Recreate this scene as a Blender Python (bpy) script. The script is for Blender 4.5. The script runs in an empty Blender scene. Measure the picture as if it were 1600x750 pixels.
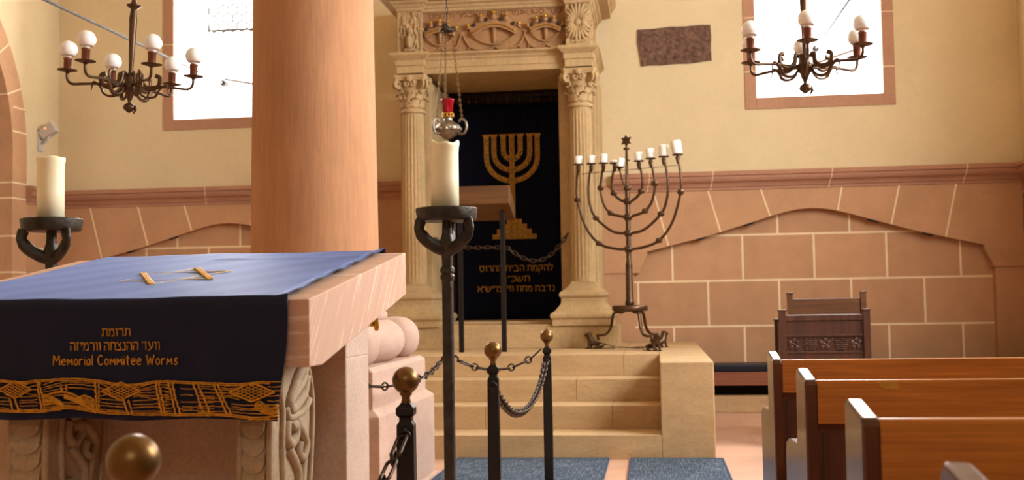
import bpy, bmesh, math, random
from mathutils import Vector, Matrix

sc = bpy.context.scene
COL = sc.collection
PI = math.pi
R_ = math.radians

# ---------------------------------------------------------------- camera
EYE = Vector((0.0, 0.0, 1.143))
FPX = 1750.0
yaw, tilt, roll = math.atan(220 / FPX), math.atan(92 / FPX), 0.0165
fw = Vector((-math.sin(yaw) * math.cos(tilt), math.cos(yaw) * math.cos(tilt), math.sin(tilt)))
rt0 = Vector((math.cos(yaw), math.sin(yaw), 0))
up0 = rt0.cross(fw)
rt = rt0 * math.cos(roll) - up0 * math.sin(roll)
up = rt0 * math.sin(roll) + up0 * math.cos(roll)
cd = bpy.data.cameras.new('camera')
cam = bpy.data.objects.new('camera', cd)
COL.objects.link(cam)
m = Matrix((rt, up, -fw)).transposed().to_4x4()
m.translation = EYE
cam.matrix_world = m
cd.sensor_width = 36.0
cd.lens = 36.0 * FPX / 1600.0
cd.clip_start = 0.05
cd.dof.use_dof = True
cd.dof.focus_distance = 4.3
cd.dof.aperture_fstop = 4.5
sc.camera = cam

# ---------------------------------------------------------------- view, world, lights
vs = sc.view_settings
vs.view_transform = 'Standard'
try:
    vs.look = 'None'
except Exception:
    pass
vs.gamma = 1.0
vs.exposure = 0.0
vs.use_curve_mapping = False
sc.cycles.use_denoising = True
sc.cycles.max_bounces = 8
sc.cycles.diffuse_bounces = 5
sc.cycles.caustics_reflective = False
sc.cycles.caustics_refractive = False

w = bpy.data.worlds.new('sky')
sc.world = w
w.use_nodes = True
w.node_tree.nodes['Background'].inputs[0].default_value = (1.0, 0.985, 0.96, 1)
w.node_tree.nodes['Background'].inputs[1].default_value = 3.5


def area(name, loc, target, sx, sy, power, color):
    l = bpy.data.lights.new(name, 'AREA')
    l.shape = 'RECTANGLE'
    l.size, l.size_y, l.energy, l.color = sx, sy, power, color
    o = bpy.data.objects.new(name, l)
    COL.objects.link(o)
    o.location = loc
    o.rotation_euler = (Vector(target) - Vector(loc)).to_track_quat('-Z', 'Y').to_euler()
    return o


# daylight outside the two windows of the end wall
area('daylight_window_north', (-4.49, 12.5, 4.3), (-4.49, 0, 4.1), 2.3, 3.0, 800, (1.0, 0.98, 0.96))
area('daylight_window_south', (1.72, 12.5, 4.3), (1.72, 0, 4.1), 2.3, 3.0, 800, (1.0, 0.98, 0.96))
# daylight through the tall windows of the long wall on the right and of the wall behind the camera
area('daylight_side_windows', (4.3, 6.2, 3.95), (-1.5, 6.6, 1.0), 4.0, 2.5, 700, (0.93, 0.97, 1.0))
area('daylight_rear_windows', (0.8, -4.85, 4.7), (-0.5, 9.0, 3.0), 2.2, 1.4, 60, (1.0, 0.96, 0.9))


# ---------------------------------------------------------------- materials
def lin(h):
    if isinstance(h, (tuple, list)):
        c = [v / 255 for v in h]
    else:
        c = [int(h[i:i + 2], 16) / 255 for i in (1, 3, 5)]
    return tuple(v / 12.92 if v <= 0.04045 else ((v + 0.055) / 1.055) ** 2.4 for v in c)


class NT:
    def __init__(s, name):
        s.m = bpy.data.materials.new(name)
        s.m.use_nodes = True
        s.t = s.m.node_tree
        s.b = s.t.nodes['Principled BSDF']
        s._co = None

    def n(s, typ, **k):
        x = s.t.nodes.new(typ)
        for a, v in k.items():
            if a == 'i':
                for kk, vv in v.items():
                    x.inputs[kk].default_value = vv
            else:
                setattr(x, a, v)
        return x

    def l(s, a, b):
        s.t.links.new(a, b)

    def co(s, scale=(1, 1, 1), rot=(0, 0, 0), loc=(0, 0, 0)):
        if s._co is None:
            s._co = s.n('ShaderNodeTexCoord')
        mp = s.n('ShaderNodeMapping')
        mp.inputs['Scale'].default_value = scale
        mp.inputs['Rotation'].default_value = rot
        mp.inputs['Location'].default_value = loc
        s.l(s._co.outputs['Object'], mp.inputs['Vector'])
        return mp.outputs[0]

    def noise(s, vec, scale, detail=4, rough=0.6):
        x = s.n('ShaderNodeTexNoise', i={'Scale': scale, 'Detail': detail, 'Roughness': rough})
        s.l(vec, x.inputs['Vector'])
        return x.outputs['Fac']

    def ramp(s, fac, stops):
        x = s.n('ShaderNodeValToRGB')
        e = x.color_ramp.elements
        while len(e) < len(stops):
            e.new(0.5)
        for el, (p, c) in zip(e, stops):
            el.position = p
            el.color = (*c, 1)
        s.l(fac, x.inputs[0])
        return x.outputs[0]

    def mix(s, fac, a, b, mode='MIX'):
        x = s.n('ShaderNodeMix', data_type='RGBA', blend_type=mode)
        for sock, v in ((x.inputs[0], fac), (x.inputs[6], a), (x.inputs[7], b)):
            if hasattr(v, 'is_linked'):
                s.l(v, sock)
            elif isinstance(v, (int, float)):
                sock.default_value = v
            else:
                sock.default_value = (*v, 1)
        return x.outputs[2]

    def bump(s, h, strength, dist=0.01):
        x = s.n('ShaderNodeBump', i={'Strength': strength, 'Distance': dist})
        s.l(h, x.inputs['Height'])
        s.l(x.outputs[0], s.b.inputs['Normal'])

    def base(s, c):
        if hasattr(c, 'is_linked'):
            s.l(c, s.b.inputs['Base Color'])
        else:
            s.b.inputs['Base Color'].default_value = (*c, 1)

    def set(s, rough=0.6, metal=0.0, spec=0.5):
        s.b.inputs['Roughness'].default_value = rough
        s.b.inputs['Metallic'].default_value = metal
        s.b.inputs['Specular IOR Level'].default_value = spec


def sc_(c, k):
    return tuple(min(1, v * k) for v in c)


def mottled(name, hexc, rough=0.7, metal=0.0, scale=6, amt=0.15, bump=0.1, bscale=60, spec=0.4, bd=0.004, stretch=(1, 1, 1), grain=0.0, gscale=40, stain=None):
    t = NT(name)
    c = lin(hexc)
    f = t.noise(t.co(stretch), scale, 5)
    base = t.ramp(f, [(0.3, sc_(c, 1 - amt)), (0.7, sc_(c, 1 + amt))])
    if grain:
        g = t.noise(t.co(stretch), gscale, 6, 0.75)
        base = t.mix(1.0, base, t.ramp(g, [(0.32, (1 - grain,) * 3), (0.62, (1 + grain * 0.35,) * 3)]), 'MULTIPLY')
        h = t.noise(t.co(stretch, loc=(5, 2, 9)), 1.6, 7, 0.7)
        base = t.mix(t.ramp(h, [(0.56, (0, 0, 0)), (0.75, (0.45, 0.45, 0.45))]), base, stain if stain else sc_(c, 0.72))
    t.base(base)
    t.set(rough, metal, spec)
    if bump:
        t.bump(t.noise(t.co(stretch), bscale, 4), bump, bd)
    return t.m


def stone_blocks(name, hexc, hexm, bw, bh, x0, z0, mort=0.011, axis='xz', amt=0.08, rough=0.8):
    """block courses with pale mortar lines, laid out in world metres"""
    t = NT(name)
    tc = t.n('ShaderNodeTexCoord')
    sep = t.n('ShaderNodeSeparateXYZ')
    t.l(tc.outputs['Object'], sep.inputs[0])
    cmb = t.n('ShaderNodeCombineXYZ')
    ax = {'x': 0, 'y': 1, 'z': 2}
    for k, (a, off) in enumerate(zip(axis, (x0, z0))):
        ad = t.n('ShaderNodeMath', operation='SUBTRACT')
        t.l(sep.outputs[ax[a]], ad.inputs[0])
        ad.inputs[1].default_value = off
        t.l(ad.outputs[0], cmb.inputs[k])
    br = t.n('ShaderNodeTexBrick', offset=0.5, offset_frequency=2, squash=1.0)
    br.inputs['Scale'].default_value = 1.0
    br.inputs['Brick Width'].default_value = bw
    br.inputs['Row Height'].default_value = bh
    br.inputs['Mortar Size'].default_value = mort
    br.inputs['Mortar Smooth'].default_value = 0.1
    br.inputs['Bias'].default_value = 0.0
    c = lin(hexc)
    br.inputs['Color1'].default_value = (*sc_(c, 1 - amt), 1)
    br.inputs['Color2'].default_value = (*sc_(c, 1 + amt), 1)
    br.inputs['Mortar'].default_value = (*lin(hexm), 1)
    t.l(cmb.outputs[0], br.inputs['Vector'])
    f = t.noise(t.co(), 3.5, 5)
    g = t.ramp(f, [(0.3, (0.9, 0.9, 0.9)), (0.7, (1.08, 1.08, 1.08))])
    t.base(t.mix(1.0, br.outputs['Color'], g, 'MULTIPLY'))
    t.set(rough, 0, 0.3)
    t.bump(t.noise(t.co(), 80, 4), 0.12, 0.003)
    return t.m


def wood(name, dark, light, along='x', rough=0.35, scale=1.0, coat=0.0):
    t = NT(name)
    st = {'x': (1.2, 22, 22), 'y': (22, 1.2, 22), 'z': (22, 22, 1.2)}[along]
    f = t.noise(t.co(tuple(v * scale for v in st)), 1.0, 8, 0.65)
    c1, c2 = lin(dark), lin(light)
    mid = tuple((a + b) / 2 for a, b in zip(c1, c2))
    base = t.ramp(f, [(0.25, c1), (0.5, mid), (0.72, c2)])
    st2 = {'x': (3, 160, 160), 'y': (160, 3, 160), 'z': (160, 160, 3)}[along]
    g = t.noise(t.co(st2), 1.0, 3)
    base = t.mix(1.0, base, t.ramp(g, [(0.3, (0.8, 0.8, 0.8)), (0.65, (1.08, 1.08, 1.08))]), 'MULTIPLY')
    t.base(base)
    t.set(rough, 0, 0.5)
    if coat:
        t.b.inputs['Coat Weight'].default_value = coat
        t.b.inputs['Coat Roughness'].default_value = 0.12
    t.bump(g, 0.05, 0.002)
    return t.m


def veined(name, hexc, hexv, rot, rough=0.75):
    """fine grained sandstone with pale drifting veins"""
    t = NT(name)
    vec = t.co((0.5, 0.55, 0.022), (R_(52), 0, 0))
    vec.node.vector_type = 'TEXTURE'
    f = t.noise(vec, 1.5, 5, 0.55)
    a, b = lin(hexc), lin(hexv)
    base = t.ramp(f, [(0.3, sc_(a, 0.94)), (0.56, a), (0.64, b), (0.70, a)])
    t.base(base)
    t.set(rough, 0, 0.3)
    t.bump(t.noise(t.co(), 120, 4), 0.12, 0.002)
    return t.m


def tooled(name, hexc, amt=0.12):
    """pillar stone: fine vertical chisel marks and pale scratches"""
    t = NT(name)
    c = lin(hexc)
    f = t.noise(t.co((1, 1, 0.5)), 2.2, 6)
    base = t.ramp(f, [(0.3, sc_(c, 1 - amt)), (0.7, sc_(c, 1 + amt))])
    g = t.noise(t.co((34, 34, 3)), 1.0, 5, 0.7)
    base = t.mix(1.0, base, t.ramp(g, [(0.3, (0.86, 0.86, 0.86)), (0.6, (1.04, 1.04, 1.04))]), 'MULTIPLY')
    h = t.noise(t.co((26, 26, 9), loc=(3, 1, 7)), 1.0, 6, 0.75)
    base = t.mix(t.ramp(h, [(0.66, (0, 0, 0)), (0.74, (0.6, 0.6, 0.6))]), base, sc_(c, 1.5))
    t.base(base)
    t.set(0.85, 0, 0.25)
    t.bump(g, 0.35, 0.006)
    return t.m


def fabric(name, hexc, rough=0.7, sheen=0.3, tint=(0.6, 0.65, 0.9), weave=900, spec=0.3):
    t = NT(name)
    c = lin(hexc)
    f = t.noise(t.co((1, 1, 1)), 7, 5)
    t.base(t.ramp(f, [(0.3, sc_(c, 0.9)), (0.7, sc_(c, 1.1))]))
    t.set(rough, 0, spec)
    t.b.inputs['Sheen Weight'].default_value = sheen
    t.b.inputs['Sheen Roughness'].default_value = 0.4
    t.b.inputs['Sheen Tint'].default_value = (*tint, 1)
    t.bump(t.noise(t.co((1, 1, 1)), weave, 2), 0.15, 0.001)
    return t.m


M = {}
M['plaster'] = mottled('cream_plaster', '#D2BE98', 0.9, scale=1.2, amt=0.05, bump=0.08, bscale=25, spec=0.2, grain=0.04, gscale=18, stain=lin('#C4AE88'))
M['white'] = mottled('white_plaster', '#EFE9DD', 0.9, scale=2, amt=0.03, bump=0.05, spec=0.2)
M['dado'] = mottled('red_sandstone', '#B88C67', 0.8, scale=3, amt=0.09, bump=0.12, bscale=70, spec=0.3, grain=0.10)
M['string'] = mottled('moulded_red_sandstone', '#AA7C62', 0.8, scale=4, amt=0.10, bump=0.12, bscale=60, spec=0.3, stretch=(0.4, 2, 2), grain=0.16)
M['mortar'] = mottled('pale_mortar', '#E2C9A2', 0.9, amt=0.05)
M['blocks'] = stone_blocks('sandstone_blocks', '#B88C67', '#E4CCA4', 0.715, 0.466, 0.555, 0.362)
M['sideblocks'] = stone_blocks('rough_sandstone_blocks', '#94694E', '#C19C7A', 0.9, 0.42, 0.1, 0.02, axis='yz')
M['floor'] = stone_blocks('floor_slabs', '#CDA288', '#BC9076', 1.1, 0.62, 0.2, 0.1, mort=0.006, axis='xy', amt=0.05, rough=0.38)
M['surround'] = mottled('window_surround_stone', '#AD8165', 0.8, scale=3, amt=0.06, bump=0.08, grain=0.10)
M['pillar'] = tooled('tooled_red_sandstone', '#B5845F')
M['plinth'] = mottled('pink_sandstone', '#BE9F8D', 0.8, scale=5, amt=0.08, bump=0.35, bscale=45, stretch=(1, 1, 2.5), spec=0.25, grain=0.14, gscale=60)
M['ark'] = mottled('yellow_sandstone', '#B4966A', 0.75, scale=5, amt=0.12, bump=0.2, bscale=50, spec=0.3, stretch=(1, 1, 0.5), grain=0.18, gscale=45)
M['arkfrieze'] = mottled('brown_sandstone', '#A0774E', 0.8, scale=6, amt=0.15, bump=0.3, bscale=40, grain=0.2, gscale=45)
M['arkgrey'] = mottled('weathered_grey_sandstone', '#AB8D64', 0.85, scale=9, amt=0.2, bump=0.5, bscale=35, grain=0.3, gscale=40)
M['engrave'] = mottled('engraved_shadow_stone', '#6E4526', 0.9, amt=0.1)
M['steps'] = mottled('step_sandstone', '#BA9A6E', 0.75, scale=4, amt=0.14, bump=0.22, bscale=60, stretch=(0.6, 1, 1.6), grain=0.16, gscale=50, stain=lin('#96683A'))
M['joint'] = mottled('step_joint', '#86694A', 0.9, amt=0.1)
M['plaque'] = mottled('weathered_inscription_stone', '#6F5243', 0.95, scale=14, amt=0.4, bump=1.0, bscale=26, bd=0.02, grain=0.5, gscale=30)
M['slab'] = veined('veined_pink_sandstone', '#C79E84', '#D8BCA6', (R_(0), R_(0), R_(0)))
M['support'] = mottled('pale_pink_sandstone', '#C4A793', 0.8, scale=6, amt=0.1, bump=0.35, bscale=90, grain=0.16, gscale=90)
M['console'] = mottled('grey_beige_sandstone', '#AB9273', 0.8, scale=7, amt=0.12, bump=0.3, bscale=70, grain=0.22, gscale=60)
M['cloth'] = fabric('dark_blue_velvet', '#080D2A', 0.58, 0.45, (0.38, 0.5, 1.0), 700, 0.25)
M['curtain'] = fabric('midnight_blue_curtain', '#06081A', 0.9, 0.05, (0.3, 0.35, 0.6), 500, 0.15)
M['gold_thread'] = mottled('gold_thread', '#C98A22', 0.5, metal=0.25, scale=60, amt=0.35, bump=0.6, bscale=300, bd=0.002)
M['gold_bright'] = mottled('bright_gold_thread', '#E0A526', 0.5, scale=80, amt=0.25, bump=0.5, bscale=300, bd=0.002)
M['pale_thread'] = mottled('pale_gold_thread', '#D8C08A', 0.5, scale=80, amt=0.2, bump=0)
M['gold_emb'] = mottled('gold_embroidery', '#B5852F', 0.55, metal=0.2, scale=60, amt=0.4, bump=0.8, bscale=140, bd=0.004)
M['gold_dark'] = mottled('dark_gold_stitching', '#5E4218', 0.7, scale=60, amt=0.3)
M['gold'] = mottled('gilding', '#C99A35', 0.35, metal=0.8, amt=0.1, bump=0)
M['gem'] = mottled('dark_gem', '#2E1B0F', 0.6, amt=0.2, bump=0)
M['iron'] = mottled('black_iron', '#1C1614', 0.4, metal=0.35, scale=25, amt=0.35, bump=0.3, bscale=50)
M['forged'] = mottled('forged_grey_iron', '#3C352D', 0.45, metal=0.6, scale=18, amt=0.45, bump=0.6, bscale=30, bd=0.006)
M['bronze'] = mottled('brown_bronze', '#57402C', 0.38, metal=0.7, scale=18, amt=0.3, bump=0.2)
M['brass'] = mottled('aged_brass', '#6E5029', 0.36, metal=0.8, scale=5, amt=0.25, bump=0.1)
M['chain_iron'] = mottled('worn_chain_iron', '#443529', 0.4, metal=0.7, scale=30, amt=0.3, bump=0.2)
M['steel'] = mottled('steel_rod', '#35302B', 0.85, metal=0.0, amt=0.1, bump=0)
M['silver'] = mottled('tarnished_silver', '#8E8476', 0.28, metal=0.9, scale=30, amt=0.45, bump=0.8, bscale=60, bd=0.006)
M['copper'] = mottled('copper_sleeve', '#7E4A36', 0.35, metal=0.6, scale=15, amt=0.2, bump=0)
M['pew'] = wood('pew_mahogany', '#8F4F1B', '#D98E38', 'x', 0.34, 1.0, 0.25)
M['pewend'] = wood('dark_stained_mahogany', '#3A1C12', '#5C2F1D', 'z', 0.28, 1.0, 0.5)
M['pewdark'] = wood('dark_mahogany_panel', '#3B1C0F', '#6B3519', 'z', 0.4)
M['carved'] = wood('dark_carved_oak', '#2A150B', '#552F1B', 'z', 0.4)
M['oak'] = wood('brown_oak', '#3F220F', '#6B421F', 'x', 0.4)
M['lectern'] = wood('lectern_wood', '#4E2E13', '#714821', 'x', 0.5)
M['benchwood'] = wood('bench_wood', '#6E3B22', '#96583A', 'x', 0.5)
M['navy'] = fabric('navy_leather', '#0E0F1C', 0.5, 0.1)
M['rug'] = None
M['bulb'] = None
M['wax'] = None

t = NT('woven_blue_rug')
a = t.noise(t.co((6, 120, 1)), 1.0, 3, 0.7)
b = t.noise(t.co((120, 6, 1)), 1.0, 3, 0.7)
mx = t.mix(0.5, a, b)
t.base(t.ramp(mx, [(0.36, lin('#232C38')), (0.5, lin('#445060')), (0.62, lin('#7E868E'))]))
t.set(0.95, 0, 0.1)
t.bump(mx, 0.5, 0.004)
M['rug'] = t.m
M['rugedge'] = fabric('rug_binding', '#2B405C', 0.9, 0.1)

t = NT('frosted_white_bulb')
t.base((0.9, 0.88, 0.86))
t.set(0.25, 0, 0.5)
t.b.inputs['Subsurface Weight'].default_value = 0.3
t.b.inputs['Subsurface Radius'].default_value = (0.03, 0.03, 0.03)
M['bulb'] = t.m

t = NT('ivory_wax')
f = t.noise(t.co((6, 6, 2)), 2, 4)
t.base(t.ramp(f, [(0.3, lin('#EBDDB4')), (0.7, lin('#F6EBCB'))]))
t.set(0.4, 0, 0.5)
t.b.inputs['Subsurface Weight'].default_value = 0.5
t.b.inputs['Subsurface Radius'].default_value = (0.03, 0.018, 0.008)
M['wax'] = t.m
M['waxwhite'] = mottled('white_wax', '#F5F1E8', 0.4, amt=0.03, bump=0)
M['waxwhite'].node_tree.nodes['Principled BSDF'].inputs['Subsurface Weight'].default_value = 0.4
M['waxwhite'].node_tree.nodes['Principled BSDF'].inputs['Subsurface Radius'].default_value = (0.02, 0.015, 0.01)

t = NT('window_glass')
tr = t.n('ShaderNodeBsdfTransparent')
gl = t.n('ShaderNodeBsdfGlossy', i={'Roughness': 0.05})
ms = t.n('ShaderNodeMixShader')
ms.inputs[0].default_value = 0.08
t.l(tr.outputs[0], ms.inputs[1])
t.l(gl.outputs[0], ms.inputs[2])
t.l(ms.outputs[0], t.t.nodes['Material Output'].inputs['Surface'])
M['glass'] = t.m
M['lead'] = mottled('lead_came', '#6E6A66', 0.5, metal=0.4, amt=0.1, bump=0)

t = NT('ruby_glass')
t.base((0.5, 0.004, 0.02))
t.set(0.08, 0, 0.5)
t.b.inputs['Transmission Weight'].default_value = 0.55
M['ruby'] = t.m
t = NT('flame')
t.base((1, 0.3, 0.1))
t.b.inputs['Emission Color'].default_value = (1, 0.25, 0.08, 1)
t.b.inputs['Emission Strength'].default_value = 4
M['flame'] = t.m
t = NT('red_indicator')
t.base((1, 0.1, 0.05))
t.b.inputs['Emission Color'].default_value = (1, 0.15, 0.05, 1)
t.b.inputs['Emission Strength'].default_value = 5
M['led'] = t.m
M['greyplastic'] = mottled('pale_grey_plastic', '#B9B2A8', 0.5, amt=0.05, bump=0)
M['brassplate'] = mottled('brass_plate', '#C79A45', 0.35, metal=0.6, scale=20, amt=0.15, bump=0)
M['dark'] = mottled('painted_void_shade', '#1A0D07', 0.8, amt=0.1, bump=0)  # near-black colour stands in for the shade inside voids


# ---------------------------------------------------------------- mesh builder
class MB:
    def __init__(s):
        s.v, s.f, s.mi, s.sm = [], [], [], []

    def add(s, vs, fs, mi=0, smooth=False, mat=None):
        o = len(s.v)
        for p in vs:
            p = Vector(p)
            s.v.append(mat @ p if mat else p)
        for f in fs:
            s.f.append([i + o for i in f])
            s.mi.append(mi)
            s.sm.append(smooth)
        return s

    def box(s, x0, x1, y0, y1, z0, z1, mi=0, mat=None):
        v = [(x, y, z) for x in (x0, x1) for y in (y0, y1) for z in (z0, z1)]
        f = [(0, 1, 3, 2), (4, 6, 7, 5), (0, 4, 5, 1), (2, 3, 7, 6), (0, 2, 6, 4), (1, 5, 7, 3)]
        return s.add(v, f, mi, False, mat)

    def hexa(s, bot, top, mi=0, mat=None):
        """bot, top: four points each, counter-clockwise from above"""
        f = [(3, 2, 1, 0), (4, 5, 6, 7)] + [(i, (i + 1) % 4, 4 + (i + 1) % 4, 4 + i) for i in range(4)]
        return s.add(list(bot) + list(top), f, mi, False, mat)

    def prism(s, pts, d, mi=0, mat=None, smooth=False):
        """closed outline pts (list of 3-D) pushed along vector d"""
        n = len(pts)
        d = Vector(d)
        v = [Vector(p) for p in pts] + [Vector(p) + d for p in pts]
        f = [list(range(n - 1, -1, -1)), list(range(n, 2 * n))]
        f += [[i, (i + 1) % n, n + (i + 1) % n, n + i] for i in range(n)]
        return s.add(v, f, mi, smooth, mat)

    def rings(s, rings, mi=0, smooth=True, cap0=True, cap1=True, closed=False, mat=None):
        n = len(rings[0])
        v = [p for r in rings for p in r]
        f = []
        k = len(rings)
        for i in range(k if closed else k - 1):
            a, b = i * n, ((i + 1) % k) * n
            for j in range(n):
                f.append([a + j, a + (j + 1) % n, b + (j + 1) % n, b + j])
        if not closed:
            if cap0:
                f.append(list(range(n - 1, -1, -1)))
            if cap1:
                f.append(list(range((k - 1) * n, k * n)))
        return s.add(v, f, mi, smooth, mat)

    def lathe(s, prof, c=(0, 0, 0), seg=32, mi=0, smooth=True, mat=None, sx=1, sy=1, wob=0, seed=0):
        rnd = random.Random(seed)
        rr = []
        for r, z in prof:
            ring = []
            for j in range(seg):
                a = 2 * PI * j / seg
                q = r * (1 + wob * (rnd.random() - 0.5))
                ring.append((c[0] + q * math.cos(a) * sx, c[1] + q * math.sin(a) * sy, c[2] + z))
            rr.append(ring)
        return s.rings(rr, mi, smooth, mat=mat)

    def rect(s, prof, x0, x1, y0, y1, mi=0, smooth=False):
        """mouldings round a rectangular block: prof = (outset, z)"""
        rr = [[(x0 - o, y0 - o, z), (x1 + o, y0 - o, z), (x1 + o, y1 + o, z), (x0 - o, y1 + o, z)] for o, z in prof]
        return s.rings(rr, mi, smooth)

    def tube(s, path, r, seg=8, mi=0, closed=False, smooth=True, flat=None, mat=None):
        """r: number or list; flat = (a, b) scales the section across the path normal and binormal"""
        P = [Vector(p) for p in path]
        n = len(P)
        rs = r if isinstance(r, (list, tuple)) else [r] * n
        T = []
        for i in range(n):
            a = P[(i - 1) % n] if closed else P[max(i - 1, 0)]
            b = P[(i + 1) % n] if closed else P[min(i + 1, n - 1)]
            d = (b - a)
            T.append(d.normalized() if d.length > 1e-9 else Vector((0, 0, 1)))
        ref = Vector((0, 0, 1)) if abs(T[0].z) < 0.9 else Vector((0, 1, 0))
        N = (ref - T[0] * ref.dot(T[0])).normalized()
        out = []
        for i in range(n):
            N = (N - T[i] * N.dot(T[i]))
            N = N.normalized() if N.length > 1e-6 else T[i].orthogonal().normalized()
            B = T[i].cross(N)
            fa, fb = flat or (1, 1)
            out.append([P[i] + (N * math.cos(2 * PI * j / seg) * fa + B * math.sin(2 * PI * j / seg) * fb) * rs[i]
                        for j in range(seg)])
        return s.rings(out, mi, smooth, closed=closed, mat=mat)

    def ball(s, c, r, seg=20, mi=0, sx=1, sy=1, sz=1, mat=None):
        k = max(6, seg // 2)
        prof = [(max(1e-4, math.sin(PI * i / k)) * r, -math.cos(PI * i / k) * r * sz) for i in range(k + 1)]
        return s.lathe(prof, c, seg, mi, True, mat, sx, sy)

    def build(s, name, mats, parent=None, bevel=0, sub=0, autosmooth=None):
        me = bpy.data.meshes.new(name)
        me.from_pydata([tuple(p) for p in s.v], [], s.f)
        if not isinstance(mats, (list, tuple)):
            mats = [mats]
        for x in mats:
            me.materials.append(M[x] if isinstance(x, str) else x)
        me.polygons.foreach_set('material_index', s.mi)
        me.polygons.foreach_set('use_smooth', s.sm)
        bm = bmesh.new()
        bm.from_mesh(me)
        bmesh.ops.recalc_face_normals(bm, faces=bm.faces[:])
        bm.to_mesh(me)
        bm.free()
        me.update()
        o = bpy.data.objects.new(name, me)
        COL.objects.link(o)
        if parent is not None:
            o.parent = parent
        if bevel:
            b = o.modifiers.new('bevel', 'BEVEL')
            b.width = bevel
            b.segments = 2
            b.limit_method = 'ANGLE'
            b.angle_limit = R_(40)
        if sub:
            b = o.modifiers.new('sub', 'SUBSURF')
            b.levels = b.render_levels = sub
        return o


def tag(o, label=None, cat=None, group=None, kind=None):
    if label:
        o['label'] = label
    if cat:
        o['category'] = cat
    if group:
        o['group'] = group
    if kind:
        o['kind'] = kind
    return o


def thing(name, label, cat, loc=(0, 0, 0), rz=0, group=None):
    o = bpy.data.objects.new(name, None)
    COL.objects.link(o)
    o.location = loc
    o.rotation_euler = (0, 0, rz)
    o.empty_display_size = 0.1
    return tag(o, label, cat, group)


def struct(mb, name, mats, bevel=0):
    o = mb.build(name, mats, None, bevel)
    o['kind'] = 'structure'
    return o


def dup(o, parent=None):
    c = o.copy()
    COL.objects.link(c)
    c.parent = parent
    for ch in list(o.children):
        dup(ch, c)
    return c


def catmull(pts, n=8):
    P = [Vector(p) for p in pts]
    out = []
    for i in range(len(P) - 1):
        p0, p1, p2, p3 = P[max(i - 1, 0)], P[i], P[i + 1], P[min(i + 2, len(P) - 1)]
        for k in range(n):
            t = k / n
            out.append(0.5 * ((2 * p1) + (p2 - p0) * t + (2 * p0 - 5 * p1 + 4 * p2 - p3) * t * t
                              + (3 * p1 - p0 - 3 * p2 + p3) * t ** 3))
    out.append(P[-1])
    return out


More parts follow.
